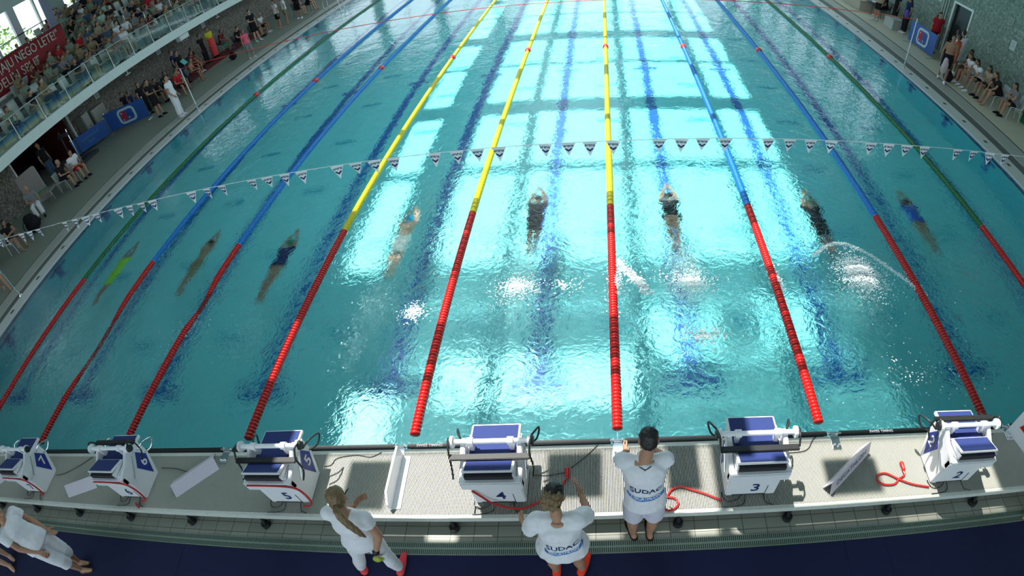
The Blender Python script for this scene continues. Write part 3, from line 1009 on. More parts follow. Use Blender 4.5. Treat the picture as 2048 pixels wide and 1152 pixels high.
class Body:
    """joints in metres, facing +Y, standing on z=0; override any of them"""
    def __init__(s, fem=False, w=1.0, **j):
        s.fem, s.w = fem, w
        s.J = dict(pel=V((0, 0, .93)), che=V((0, 0, 1.40)), head=V((0, .02, 1.60)), f=V((0, 1, 0)), hf=V((0, 1, 0)),
                   sL=V((-.18, 0, 1.38)), sR=V((.18, 0, 1.38)), eL=V((-.23, -.02, 1.10)), eR=V((.23, -.02, 1.10)),
                   wL=V((-.24, .03, .85)), wR=V((.24, .03, .85)), hdL=None, hdR=None, hL=V((-.09, 0, .9)), hR=V((.09, 0, .9)),
                   kL=V((-.1, .01, .48)), kR=V((.1, .01, .48)), aL=V((-.11, -.01, .085)), aR=V((.11, -.01, .085)), tL=V((-.1, 1, 0)), tR=V((.1, 1, 0)))
        for k, v in j.items():
            s.J[k] = V(v) if v is not None else None
    def spine(s, t):
        J = s.J
        p = J['pel'].lerp(J['che'], t)
        return p
    def frames(s):
        J = s.J
        ax = (J['che'] - J['pel']).normalized()
        side = (J['sR'] - J['sL']).normalized()
        hip = (J['hR'] - J['hL']).normalized()
        return ax, side, hip
    def torso(s, b, tab, infl=0.0, n=18):
        ax, side, hip = s.frames()
        R = []
        for t, a, c in tab:
            u = hip.lerp(side, max(0, min(1, t))).normalized()
            v = ax.cross(u).normalized() * -1
            u2 = v.cross(ax).normalized()
            R.append((s.spine(t), a * s.w + infl, c * s.w + infl, u2, v))
        b.loft(R, n)
    def tab(s):
        if s.fem:
            return [(-.16, .10, .08), (-.06, .165, .115), (.06, .178, .12), (.25, .15, .105), (.45, .125, .092), (.65, .14, .108), (.82, .158, .115), (.94, .15, .092), (1.02, .11, .07), (1.1, .056, .056)]
        return [(-.16, .10, .08), (-.06, .155, .105), (.06, .168, .115), (.25, .155, .105), (.45, .148, .1), (.65, .165, .115), (.82, .18, .12), (.94, .172, .1), (1.02, .12, .075), (1.1, .062, .062)]
    def hand(s, b, w, elbow, hd, side, fine, curl=.35):
        d = (hd if hd is not None else (w - elbow)).normalized()
        nrm = V((-side, 0, 0)) if abs(d.x) < .8 else V((0, 0, -1))       # palm faces the body
        nrm = (nrm - d * nrm.dot(d)).normalized()
        acr = d.cross(nrm).normalized() * -side                          # towards the thumb
        if acr.dot(s.J['f']) < 0:
            acr = -acr
        r = .0085 if fine else .011
        b.limb(w - d * .01, w + d * .045, .024, .026, 10, True)
        for q in (-.024, -.008, .008, .024):
            b.limb(w + d * .03 + acr * q * .6, w + d * .085 + acr * q, .013, .0115, 8)
        for i, q in enumerate((.028, .0095, -.0095, -.027)):
            L = (.074, .082, .076, .058)[i]
            p = w + d * .088 + acr * q
            c = curl * (1 + .15 * i)
            d1 = (d * math.cos(c) + nrm * math.sin(c) + acr * q * 3).normalized()
            d2 = (d * math.cos(2.1 * c) + nrm * math.sin(2.1 * c) + acr * q * 2).normalized()
            m_ = p + d1 * L * .55
            b.limb(p, m_, r * 1.1, r, 8)
            b.limb(m_, m_ + d2 * L * .5, r, r * .85, 8)
        t0 = w + d * .025 + acr * .024
        t1 = t0 + (d * .55 + acr * .7 + nrm * .35).normalized() * .042
        b.limb(t0, t1, .0135, .0115, 8)
        b.limb(t1, t1 + (d * .85 + acr * .25 + nrm * .35).normalized() * .032, .0112, .0095, 8)
    def head_parts(s, b, fine):
        J = s.J
        f = J['hf'].normalized()
        up = V((0, 0, 1)) if abs(f.z) < .9 else s.frames()[0]
        r = f.cross(up).normalized()
        u = r.cross(f).normalized()
        M = Matrix((r, f, u)).transposed()
        c = J['head']
        s.HM = M
        b.ell(c + M @ V((0, -.008, .025)), (.074, .092, .085), M)
        b.ell(c + M @ V((0, .02, -.035)), (.058, .07, .075), M)
        b.ell(c + M @ V((0, .05, -.085)), (.032, .032, .026), M)
        b.limb(c + M @ V((0, .085, .01)), c + M @ V((0, .108, -.022)), .009, .014, 8)
        b.ell(c + M @ V((0, .088, -.052)), (.022, .012, .008), M)
        for k in (-1, 1):
            b.ell(c + M @ V((k * .03, .078, .022)), (.022, .012, .008), M)
            b.ell(c + M @ V((k * .077, -.005, -.01)), (.01, .02, .032), M)
        n0 = s.spine(1.03)
        b.limb(n0, c + M @ V((0, -.02, -.05)), .058 if not s.fem else .05, .052 if not s.fem else .045, 12)
    def body(s, mats, voxel=.009, fine=True, feet=True, curlL=.4, curlR=.4):
        J = s.J
        b = MB()
        s.torso(b, s.tab())
        w = s.w
        for a, S_ in (('L', -1), ('R', 1)):
            b.limb(s.spine(.93), J['s' + a], .06 * w, .054 * w, 12)
            b.limb(J['s' + a], J['e' + a], .05 * w, .037 * w, 12)
            m_ = J['e' + a].lerp(J['w' + a], .3)
            b.limb(J['e' + a], m_, .037 * w, .038 * w, 12)
            b.limb(m_, J['w' + a], .038 * w, .025 * w, 12)
            s.hand(b, J['w' + a], J['e' + a], J['hd' + a], S_, fine, curlL if a == 'L' else curlR)
            th = .088 if s.fem else .082
            b.limb(J['h' + a], J['k' + a], th * w, .053 * w, 14)
            m_ = J['k' + a].lerp(J['a' + a], .3)
            kk = J['f'] * -.012
            b.limb(J['k' + a], m_ + kk, .053 * w, .055 * w, 12)
            b.limb(m_ + kk, J['a' + a], .055 * w, .034 * w, 12)
            if feet:
                t = J['t' + a].normalized()
                A = J['a' + a]
                dn = V((0, 0, -1)) if abs(t.z) < .7 else -(s.J['f'])
                sd = t.cross(dn).normalized()
                b.limb(A - t * .03 + dn * .05, A + t * .07 + dn * .05, .034, .036, 10)
                b.limb(A + t * .0 + dn * .02, A + t * .09 + dn * .045, .034, .03, 10)
                b.limb(A + t * .07 + dn * .055, A + t * .15 + dn * .062, .036, .026, 10, fl=.8)
        s.head_parts(b, fine)
        return remeshed('person', b, mats, voxel, 3 if fine else 2)
    # garments: closed shells around the same joints
    def shirt(s, mats, voxel=.011, sleeve=.55, hem=-.12, infl=.02, loose=0.0, wr=.006, neck=True):
        J = s.J
        b = MB()
        T = s.tab()
        tab = []
        def at_t(t):
            for i in range(len(T) - 1):
                if T[i][0] <= t <= T[i + 1][0]:
                    k = (t - T[i][0]) / (T[i + 1][0] - T[i][0])
                    return (T[i][1] + (T[i + 1][1] - T[i][1]) * k, T[i][2] + (T[i + 1][2] - T[i][2]) * k)
            return (T[1][1], T[1][2]) if t < 0 else (T[-1][1], T[-1][2])
        for t in [hem + (1.055 - hem) * i / 12 for i in range(13)]:
            a, c = at_t(t)
            if t < .1:
                a, c = max(a, at_t(.06)[0]), max(c, at_t(.06)[1])
            e = loose * max(0, 1 - max(t, 0)) if t < .8 else 0
            if t > .97:
                e -= .012
            tab.append((t, a + e, c + e))
        s.torso(b, tab, infl)
        for a in 'LR':
            b.limb(s.spine(.92), J['s' + a], .062 * s.w + infl, .056 * s.w + infl, 14)
            if sleeve > 0:
                e = J['s' + a].lerp(J['e' + a], min(sleeve, 1.0))
                r1 = .045 * s.w + infl + loose * .4
                b.limb(J['s' + a], e, .055 * s.w + infl, r1, 14, False)
                b.ell(J['s' + a], (.055 * s.w + infl,) * 3)
                if sleeve > 1:
                    b.limb(J['e' + a], J['e' + a].lerp(J['w' + a], sleeve - 1), r1, .032 + infl, 14, False)
                    b.ell(J['e' + a], (r1,) * 3)
        def sh(v):
            n = noise.noise(v.co * 9) + .6 * noise.noise(v.co * 21)
            v.co += v.normal * n * wr
        return remeshed('shirt', b, mats, voxel, 3, shape=sh)
    def pants(s, mats, voxel=.011, leg=.6, infl=.014, loose=0.0, top=.22, wr=.004):
        """leg: 0..1 down the thigh, 1..2 down the shin"""
        J = s.J
        b = MB()
        T = s.tab()
        s.torso(b, [(t, a, c) for t, a, c in T if t < top] + [(top, T[3][1], T[3][2])], infl)
        th = .088 if s.fem else .082
        for a in 'LR':
            r0 = th * s.w + infl
            rk = .054 * s.w + infl + loose
            k = min(leg, 1)
            e = J['h' + a].lerp(J['k' + a], k)
            b.limb(J['h' + a], e, r0 + loose * .5, r0 + (rk - r0) * k + loose * .3, 16, False)
            b.ell(J['h' + a], (r0,) * 3)
            if leg > 1:
                b.ell(J['k' + a], (rk,) * 3)
                cf = J['k' + a].lerp(J['a' + a], .32) + J['f'] * -.012
                b.limb(J['k' + a], cf, rk, rk + .004, 14, False)
                if leg > 1.33:
                    b.limb(cf, J['k' + a].lerp(J['a' + a], leg - 1), rk + .004, rk - (.012 if loose < .01 else 0), 14, False)
        def sh(v):
            v.co += v.normal * (noise.noise(v.co * 11) + .5 * noise.noise(v.co * 26)) * wr
        return remeshed('trousers' if leg > 1.2 else 'shorts', b, mats, voxel, 3, shape=sh)
    def hair(s, mats, kind='short', voxel=.009):
        M, c = s.HM, s.J['head']
        b = MB()
        b.ell(c + M @ V((0, -.02, .042)), (.082, .09, .08), M)
        b.ell(c + M @ V((0, -.035, -.005)), (.074, .072, .075), M)
        if kind == 'long':
            b.loft([(c + M @ V((0, -.04, .02)), .08, .07, M @ V((1, 0, 0)), M @ V((0, 1, 0))), (c + M @ V((0, -.065, -.1)), .085, .045, M @ V((1, 0, 0)), M @ V((0, 1, 0))),
                    (c + M @ V((0, -.085, -.22)), .07, .03, M @ V((1, 0, 0)), M @ V((0, 1, 0))), (c + M @ V((0, -.09, -.3)), .04, .018, M @ V((1, 0, 0)), M @ V((0, 1, 0)))], 12)
        if kind == 'bun':
            b.ell(c + M @ V((0, -.115, .045)), (.042, .04, .042), M)
        def sh(v):
            q = v.co
            v.co = q + v.normal * (noise.noise(V((q.x * 60, q.y * 60, q.z * 18))) * .006 + noise.noise(q * 20) * .005)
        return remeshed('hair', b, mats, voxel, 2, shape=sh)
    def shoes(s, mats, sole=None, infl=.008, voxel=.009):
        J = s.J
        out = []
        for a in 'LR':
            b = MB()
            t = J['t' + a].normalized(); A = J['a' + a]; dn = V((0, 0, -1))
            b.limb(A - t * .035 + dn * .045, A + t * .07 + dn * .048, .038 + infl, .04 + infl, 12)
            b.limb(A + t * .0 + dn * .01, A + t * .09 + dn * .04, .036 + infl, .032 + infl, 12)
            b.limb(A + t * .07 + dn * .053, A + t * .165 + dn * .058, .04 + infl, .03 + infl * .6, 12, fl=.85)
            def sh(v):
                v.co.z = max(v.co.z, A.z - .083)
            out.append(remeshed('shoe', b, mats, voxel, 2, shape=sh))
        return out
    def sandals(s, par):
        for a in 'LR':
            t = s.J['t' + a].normalized(); A = s.J['a' + a]
            sd = V((t.y, -t.x, 0))
            b = MB(); R = []
            for d, wd in ((-.075, .026), (-.04, .04), (.04, .042), (.12, .05), (.17, .04), (.195, .015)):
                R.append((A + t * d + V((0, 0, -.083 - A.z * 0)), wd, .008, sd, V((0, 0, 1))))
            q = [p[0] for p in R]
            b.loft([(V((p[0].x, p[0].y, .009)), p[1], .008, sd, V((0, 0, 1))) for p in R], 12)
            so = b.build('sandal', RUBBER, par, smooth=True)
            for k in (-1, 1):
                b = MB()
                b.tube([A + t * .12 + V((0, 0, .012 - A.z)), A + t * .09 + sd * k * .02 + V((0, 0, .05 - A.z)), A + t * .02 + sd * k * .045 + V((0, 0, .012 - A.z))], .006, 6)
                b.build('strap', RUBBER, so, smooth=True)

def eyes(s, par):
    b = MB()
    for k in (-1, 1):
        b.ell(s.J['head'] + s.HM @ V((k * .03, .083, .008)), (.012, .008, .008), s.HM, 8, 6)
    b.build('eyes', EYE, par, smooth=True)
    b = MB(); b.ell(s.J['head'] + s.HM @ V((0, .098, -.052)), (.02, .006, .006), s.HM, 8, 6)
    b.build('mouth', LIP, par, smooth=True)

def on_back(root, garment, text_me, cx, cz, ry, name='lettering'):
    """press flat lettering onto the back of a shirt (facing -y of the garment)"""
    bm = bmesh.new(); bm.from_mesh(garment); bvh = BVHTree.FromBMesh(bm); bm.free()
    me = text_me.copy()
    t = bmesh.new(); t.from_mesh(me)
    bmesh.ops.triangulate(t, faces=t.faces)
    for _ in range(3):
        L = [e for e in t.edges if e.calc_length() > .012]
        if not L:
            break
        bmesh.ops.subdivide_edges(t, edges=L, cuts=1)
        bmesh.ops.triangulate(t, faces=t.faces)
    R = Matrix.Rotation(ry, 3, 'Z')
    for v in t.verts:
        p = R @ V((v.co.x + cx, 0, v.co.y + cz))
        d = R @ V((0, 1, 0))
        h = bvh.ray_cast(p - d * 1.0, d)
        lift = .003 + max(0, v.co.z)
        v.co = (h[0] - d * lift) if h[0] is not None else p - d * .15
    t.to_mesh(me); t.free()
    return link(name, me, root)

def flat_text(s, size, bold=.0015):
    cu = text_mesh('lettering', s, size, INK, depth=0, bold=bold)
    return cu

# ----------------------------------------------------------------- the four officials by the blocks
def hero(label, loc, B, skin, **k):
    o = link('person', B.body(SKIN[skin], .008, True, **k))
    o.location = loc
    tag(o, label, 'person', None)
    return o
# woman with the long ponytail
B = Body(True, .98, pel=(.16, -.04, .92), che=(.2, .0, 1.36), head=(.2, .07, 1.55), hf=(-.25, .8, -.5), f=(-.15, .95, 0),
         hL=(.07, -.04, .89), hR=(.25, -.03, .89), kL=(-.08, -.03, .49), kR=(.23, -.02, .49), aL=(-.24, -.01, .085), aR=(.2, .0, .085), tL=(-.55, .75, 0), tR=(.02, 1, 0),
         sL=(.02, .03, 1.35), sR=(.37, -.01, 1.34), eL=(-.04, .14, 1.12), wL=(.04, .28, .98), eR=(.41, -.06, 1.09), wR=(.3, -.13, .87), hdR=(-.15, .05, -1), hdL=(.3, .9, -.2))
p = hero('person with a long light ponytail, white shirt, white leggings and coral shoes', (-2.52, -1.41, .06), B, 'tan')
g = link('shirt', B.shirt(cloth('white', None), sleeve=.42, hem=.02, infl=.014, loose=.004), p)
link('leggings', B.pants(cloth('white', None), leg=1.93, infl=.013, loose=.0, top=.25), p)
link('hair', B.hair(HAIR['light']), p)
b = MB(); c = B.J['head']; M = B.HM
pts = [c + M @ V((0, -.10, .0)), c + M @ V((.01, -.15, -.03)), c + M @ V((.035, -.17, -.12)), c + M @ V((.07, -.15, -.22)), c + M @ V((.1, -.12, -.32)), c + M @ V((.12, -.1, -.37))]
rr = [.02, .034, .036, .035, .026, .008]
b.loft([(pts[i], rr[i], rr[i] * .7, M @ V((1, 0, 0)), (M @ V((0, 1, .25))).normalized()) for i in range(6)], 14)
link('ponytail', remeshed('ponytail', b, HAIR['light'], .007, 2, shape=lambda v: setattr(v, 'co', v.co + v.normal * noise.noise(V((v.co.x * 90, v.co.y * 30, v.co.z * 14))) * .006)), p)
for s_ in B.shoes(cloth('coral', None)):
    link('shoe', s_, p)
b = MB(); b.limb((.305, -.132, .885), (.3, -.13, .865), .034, .034, 14); b.build('wristband', BLACK, p, smooth=True)
b = MB(); b.tube([c + M @ V((.078, .0, .02)), c + M @ V((.1, .05, .03)), c + M @ V((.085, .09, .01))], .006, 6); b.build('glasses', BLACK, p, smooth=True)
b = MB(); b.ell((.27, -.155, .755), (.045, .028, .05)); b.ell((.295, -.14, .72), (.035, .02, .025)); gl_ = remeshed('stopwatch', b, mat('yellow green plastic', (.42, .5, .06), .4, var=.4, scale=40), .008, 1)
o = link('stopwatch', gl_); o.location = p.location; tag(o, 'yellow and green stopwatch held in the ponytailed person\'s right hand', 'stopwatch')
# woman with lettering on her back, right hand raised
B = Body(True, 1.06, pel=(.02, -.06, .9), che=(.03, -.03, 1.33), head=(.02, .1, 1.53), hf=(.15, .75, -.6), f=(0, 1, 0),
         hL=(-.09, -.05, .88), hR=(.11, -.05, .88), kL=(-.12, -.02, .47), kR=(.12, -.02, .47), aL=(-.13, -.0, .085), aR=(.13, .01, .085), tL=(-.02, 1, 0), tR=(.35, .95, 0),
         sL=(-.15, -.02, 1.32), sR=(.19, -.02, 1.33), eL=(-.24, .0, 1.1), wL=(-.32, .14, .96), eR=(.26, .1, 1.2), wR=(.2, .29, 1.16), hdR=(-.25, .6, .75), hdL=(-.5, .6, -.5))
p = hero('person in white shirt and pink shoes behind block 4, right hand raised', (-.53, -1.42, .06), B, 'tan', curlR=.2)
g = B.shirt(cloth('white', None), sleeve=.78, hem=-.05, infl=.02, loose=.03, wr=.014)
link('shirt', g, p)
link('shorts', B.pants(cloth('lilac', None), leg=.5, infl=.012, loose=.01), p)
for s_ in B.shoes(cloth('vermilion', (1.0, .07, .03))):
    link('shoe', s_, p)
b = MB(); c = B.J['head']; M = B.HM
hm = B.hair(HAIR['black']); link('hair', hm, p)
b.ell(c + M @ V((0, -.08, .01)), (.085, .075, .065), M); b.ell(c + M @ V((.02, -.11, -.03)), (.06, .05, .05), M); b.ell(c + M @ V((-.04, -.09, -.04)), (.05, .05, .045), M); b.ell(c + M @ V((.05, -.1, .02)), (.04, .05, .05), M)
link('hair_bun', remeshed('hair_bun', b, HAIR['light'], .007, 1, shape=lambda v: setattr(v, 'co', v.co + v.normal * (noise.noise(v.co * 38) * .02 + noise.noise(v.co * 90) * .006))), p)
T1 = flat_text('SUDAC', .085); on_back(p, g, T1, .05, 1.12, 0)
b = MB(); b.prism([(-.16, -.015), (-.12, -.028), (0, -.03), (.12, -.028), (.16, -.015), (.16, .02), (.12, .01), (0, .008), (-.12, .01), (-.16, .02)], 0, .0005, 2)
BAND = b.mesh('band', mat('blue print', (.06, .2, .5), .6))
on_back(p, g, BAND, .05, 1.05, 0, 'band')
T2 = text_mesh('lettering', 'DECATHLON', .042, WPRINT, depth=.0008, bold=.0006); on_back(p, g, T2, .05, 1.046, 0)
# man leaning to the anchor plate
B = Body(False, 1.0, pel=(0, -.06, .96), che=(-.01, .05, 1.44), head=(.02, .125, 1.645), hf=(0, .8, -.6), f=(0, 1, 0),
         hL=(-.09, -.06, .93), hR=(.09, -.06, .93), kL=(-.1, -.03, .5), kR=(.1, -.03, .5), aL=(-.09, .0, .085), aR=(.085, -.01, .085), tL=(-.3, 1, 0), tR=(-.02, 1, 0),
         sL=(-.185, .07, 1.42), sR=(.175, .07, 1.42), eL=(-.215, .24, 1.18), wL=(-.14, .43, 1.0), eR=(.21, .22, 1.18), wR=(.1, .38, 1.1), hdL=(-.3, .75, -.5), hdR=(-.8, .5, -.1))
p = hero('person with short black hair in white polo and shorts standing at the platform', (.22, -1.03, .05), B, 'tan')
g = B.shirt(cloth('white', None), sleeve=.62, hem=-.08, infl=.016, loose=.016, wr=.011)
link('shirt', g, p)
link('shorts', B.pants(cloth('lilac', None), leg=.82, infl=.012, loose=.025), p)
B.sandals(p)
hm = B.hair(HAIR['black']); link('hair', hm, p)
b = MB(); c = B.spine(1.06)
b.loft([(c + V((0, -.005, -.01)), .085, .075, V((1, 0, 0)), V((0, 1, .2)).normalized()), (c + V((0, .0, .03)), .07, .066, V((1, 0, 0)), V((0, 1, .2)).normalized())], 18)
b.build('collar', cloth('white', None), p, smooth=True)
b = MB(); b.tube([c + V((-.05, -.085, .02)), c + V((0, -.1, -.01)), c + V((.05, -.085, .02))], .004, 6); b.tube([c + V((0, -.1, -.01)), c + V((-.012, -.112, -.05)), c + V((.008, -.118, -.1))], .004, 6)
b.build('lanyard', BLACK, p, smooth=True)
on_back(p, g, flat_text('SUDAC', .085), 0, 1.235, 0)
on_back(p, g, BAND, 0, 1.15, 0, 'band')
on_back(p, g, T2, 0, 1.146, 0)
# woman at the left, side on
B = Body(True, .98, pel=(.05, 0, .92), che=(-.02, .0, 1.38), head=(.02, .03, 1.58), f=(1, .1, 0), hf=(.95, .1, -.25),
         hL=(.05, .09, .9), hR=(.05, -.09, .9), kL=(.06, .08, .49), kR=(.1, -.07, .48), aL=(-.1, .07, .085), aR=(.02, -.03, .085), tL=(1, .1, 0), tR=(1, .2, 0),
         sL=(-.02, .17, 1.36), sR=(-.01, -.17, 1.36), eL=(.03, .2, 1.1), wL=(.14, .18, .9), eR=(.03, -.2, 1.1), wR=(.17, -.14, .9), hdR=(.5, .1, -.8))
p = hero('person in white shirt and cropped white trousers at the lower left', (-7.2, -1.74, .06), B, 'tan')
g = B.shirt(cloth('white', None), sleeve=.5, hem=-.1, infl=.02, loose=.015)
link('shirt', g, p)
link('trousers', B.pants(cloth('white', None), leg=1.35, infl=.012, loose=.02), p)
link('hair', B.hair(HAIR['brown'], 'long'), p)
B.sandals(p)
# barefoot figure cut off at the left corner
B = Body(True, 1.0, f=(.9, -.2, 0), hf=(1, -.2, 0), hL=(0, .09, .9), hR=(0, -.09, .9), kL=(.0, .09, .49), kR=(.06, -.08, .48), aL=(-.02, .1, .085), aR=(.1, -.05, .085), tL=(.95, -.3, 0), tR=(.95, -.35, 0),
         sL=(0, .17, 1.36), sR=(0, -.17, 1.36), eL=(.03, .2, 1.1), wL=(.1, .2, .88), eR=(.03, -.2, 1.1), wR=(.1, -.2, .88))
p = hero('person cut off at the lower left corner, only bare lower legs and sandals showing', (-9.22, -1.86, .06), B, 'fair')
link('shirt', B.shirt(cloth('navy', None)), p)
link('shorts', B.pants(cloth('navy', None), leg=.85, loose=.02), p)
link('hair', B.hair(HAIR['brown']), p)
B.sandals(p)
# figure cut off at the right edge, one foot up on the platform
B = Body(False, 1.0, f=(-1, .1, 0), hf=(-1, .1, 0), pel=(.05, 0, .93), hL=(.05, -.09, .9), hR=(.05, .09, .9), kL=(-.02, -.09, .5), kR=(-.08, .14, .68), aL=(.0, -.1, .085), aR=(.02, .16, .335), tL=(-1, .1, 0), tR=(-1, .15, 0),
         sL=(0, -.18, 1.38), sR=(0, .18, 1.38), eL=(0, -.23, 1.1), wL=(-.1, -.22, .88), eR=(0, .22, 1.1), wR=(-.1, .22, .88))
p = hero('person cut off at the right frame edge, only bare feet showing', (5.05, -1.12, .06), B, 'tan')
link('shirt', B.shirt(cloth('white', None)), p)
link('shorts', B.pants(cloth('white', None), leg=.85, loose=.02), p)
link('hair', B.hair(HAIR['brown']), p)

# ----------------------------------------------------------------- swimmers gliding under water
def swimmer(x, y, z, label, skin, suit, cap, full=False, legs=False, wide=1.0):
    B = Body(not legs, wide, pel=(0, -.0, 0), che=(0, .47, .02), head=(0, .68, -.01), hf=(0, .35, -1), f=(0, 0, -1),
             hL=(-.08, -.03, 0), hR=(.08, -.03, 0), kL=(-.07, -.45, -.02), kR=(.07, -.45, .0), aL=(-.05, -.86, .0), aR=(.05, -.86, .02), tL=(-.05, -1, -.05), tR=(.05, -1, -.05),
             sL=(-.16, .5, .02), sR=(.16, .5, .02), eL=(-.12, .78, .03), eR=(.12, .78, .03), wL=(-.03, 1.01, .02), wR=(.03, 1.01, .04), hdL=(.02, 1, 0), hdR=(-.02, 1, 0))
    o = link('person', B.body(SKIN[skin], .012, True, curlL=.05, curlR=.05))
    o.location = (x, y, z)
    tag(o, label, 'person', 'swimmers gliding under water after the dive')
    RECEIVERS.append(o)
    if full:
        q = link('swimsuit', B.shirt(suit, .012, 0, -.1, .006, wr=.001), o); RECEIVERS.append(q)
        if legs:
            RECEIVERS.append(link('suit_legs', B.pants(suit, .012, .85, .006, wr=.001), o))
    else:
        RECEIVERS.append(link('swimsuit', B.pants(suit, .012, .8, .008, wr=.001), o))
    RECEIVERS.append(link('swim_cap', B.hair(cap, voxel=.012), o))
    return o
lime_suit = cloth('lime suit', (.35, .75, .04)); blk_suit = cloth('black suit', (.01, .012, .014)); navy_suit = cloth('navy suit', (.01, .015, .1)); cyan = cloth('cyan', (.01, .45, .75)); silver = cloth('pale suit', (.85, .8, .75))
swimmer(-11.65, 5.2, -.45, 'swimmer in a bright lime suit under water in the leftmost occupied lane', 'olive', lime_suit, cloth('sky', None), True, True)
swimmer(-8.95, 5.15, -.75, 'faint skin-toned swimmer under water beyond block 6, dark cap', 'olive', cloth('olive suit', (.25, .2, .12)), cloth('black', None))
swimmer(-6.42, 4.5, -.5, 'swimmer in a dark navy suit under water, second lane left of the yellow ropes', 'olive', navy_suit, cloth('green cap', (.03, .2, .12)), True)
swimmer(-3.88, 4.85, -.5, 'swimmer with bright cyan shoulders and pale legs under water beyond block 5', 'fair', silver, cyan, False, False)
swimmer(-1.38, 5.2, -.45, 'swimmer in a black suit under water beyond block 4, pale bubbles behind', 'dark', blk_suit, cloth('black', None), True, True)
swimmer(1.12, 5.15, -.45, 'swimmer in black trunks and cap under water beyond block 3', 'olive', blk_suit, cloth('black', None), True)
swimmer(3.92, 5.05, -.5, 'dark swimmer under water just ahead of the white splash', 'dark', blk_suit, cloth('dark green cap', (.03, .08, .04)), True, True)
swimmer(6.27, 5.4, -.6, 'swimmer in a blue suit under water in the rightmost occupied lane', 'olive', cloth('royal suit', (.03, .1, .5)), cloth('black', None), True)
# ================================================================= spectators and people on the decks
def template(B, hair='short', leg=1.85, sleeve=.5, voxel=.024, shoes=True, face=False, curl=.4):
    T = {'B': B}
    T['body'] = B.body(SKIN['tan'], voxel, False, feet=True, curlL=curl, curlR=curl)
    T['shirt'] = B.shirt(cloth('grey', None), max(.02, voxel), sleeve, -.1, .022, .012, .004) if sleeve is not None else None
    T['legs'] = B.pants(cloth('denim', None), max(.02, voxel), leg, .018, .015, .22, .003) if leg else None
    T['legname'] = 'trousers' if leg and leg > 1.2 else 'shorts'
    T['hair'] = B.hair(HAIR['brown'], hair, .02)
    T['shoes'] = B.shoes(cloth('grey', None), voxel=.02) if shoes else []
    if face:
        T['eyes'] = []
        for k in (-1, 1):
            b = MB()
            b.ell(B.J['head'] + B.HM @ V((k * .03, .086, .008)), (.014, .01, .009), B.HM, 6, 5)
            T['eyes'].append(b.mesh('eye', EYE, True))
    return T
def put(T, loc, rz, label, skin, shirt, legs, hair, shoe='white', group=None, cat='person', s=1.0):
    o = link('person', T['body'])
    o.location = loc
    o.rotation_euler = (0, 0, rz)
    o.scale = (s, s, s)
    o.material_slots[0].link = 'OBJECT'
    o.material_slots[0].material = SKIN[skin]
    tag(o, label, 'person', group)
    def kid(name, me, m):
        c = link(name, me, o)
        c.material_slots[0].link = 'OBJECT'
        c.material_slots[0].material = m
    if T['shirt'] is not None and shirt:
        kid('shirt', T['shirt'], cloth(shirt, None))
    if T['legs'] is not None and legs:
        kid(T['legname'], T['legs'], cloth(legs, None))
    kid('hair', T['hair'], HAIR[hair])
    if shoe:
        for q in T['shoes']:
            kid('shoe', q, cloth(shoe, None))
    if 'eyes' in T:
        for q in T['eyes']:
            link('eye', q, o)
    return o
def seated(fem=False, lean=0.0, arms='lap', spread=.0, head=(0, .03, 0), ext=.0, w=1.0):
    c = V((0, .04 + lean, .99 - lean * .25))
    j = dict(pel=(0, 0, .52), che=c, head=c + V((0, .05 + lean * .3, .19)) + V(head), hf=(head[0] * 4, 1, -.15 - lean), f=(0, 1, 0),
             hL=(-.09, .02, .5), hR=(.09, .02, .5), kL=(-.12 - spread, .43, .52), kR=(.12 + spread, .43, .52), aL=(-.12 - spread, .42 + ext, .085 + .0), aR=(.12 + spread, .44 + ext * .6, .085),
             sL=c + V((-.18, 0, -.02)), sR=c + V((.18, 0, -.02)))
    if arms == 'lap':
        j.update(eL=c + V((-.22, .06, -.28)), eR=c + V((.22, .06, -.28)), wL=c + V((-.08, .26, -.34)), wR=c + V((.08, .27, -.33)))
    elif arms == 'cross':
        j.update(eL=c + V((-.21, .1, -.25)), eR=c + V((.21, .1, -.25)), wL=c + V((.06, .2, -.2)), wR=c + V((-.06, .22, -.24)))
    elif arms == 'knees':
        j.update(eL=c + V((-.22, .12, -.24)), eR=c + V((.22, .12, -.24)), wL=V((-.1, .42, .6)), wR=V((.1, .42, .6)))
    elif arms == 'up':
        j.update(eL=c + V((-.24, .16, -.12)), eR=c + V((.24, .16, -.12)), wL=c + V((-.07, .28, .08)), wR=c + V((.07, .28, .1)), hdL=(.2, .2, 1), hdR=(-.2, .2, 1))
    elif arms == 'side':
        j.update(eL=c + V((-.24, -.02, -.28)), eR=c + V((.22, .08, -.26)), wL=c + V((-.24, .12, -.42)), wR=c + V((.05, .25, -.3)))
    return Body(fem, w, **j)
TS = [template(seated()), template(seated(lean=.18, arms='knees', spread=.04)), template(seated(True, arms='lap'), 'long', 1.85, .4), template(seated(arms='cross', head=(.03, .03, 0)), leg=.9),
      template(seated(True, lean=.06, arms='up'), 'long', .9, .35), template(seated(arms='side', ext=.12, head=(-.04, .03, 0))), template(seated(True, lean=.1, arms='knees', head=(-.03, .04, -.01)), 'bun', 1.85, .45)]
TSTAND = template(Body(False), leg=1.9)
TSTANDF = template(Body(True, hf=(.3, 1, -.2)), 'long', 1.9, .4)
TSHORT = template(Body(False, aL=(-.15, .05, .085), eR=(.24, .06, 1.12), wR=(.1, .24, 1.1), hdR=(-.8, .3, .1)), leg=.85)

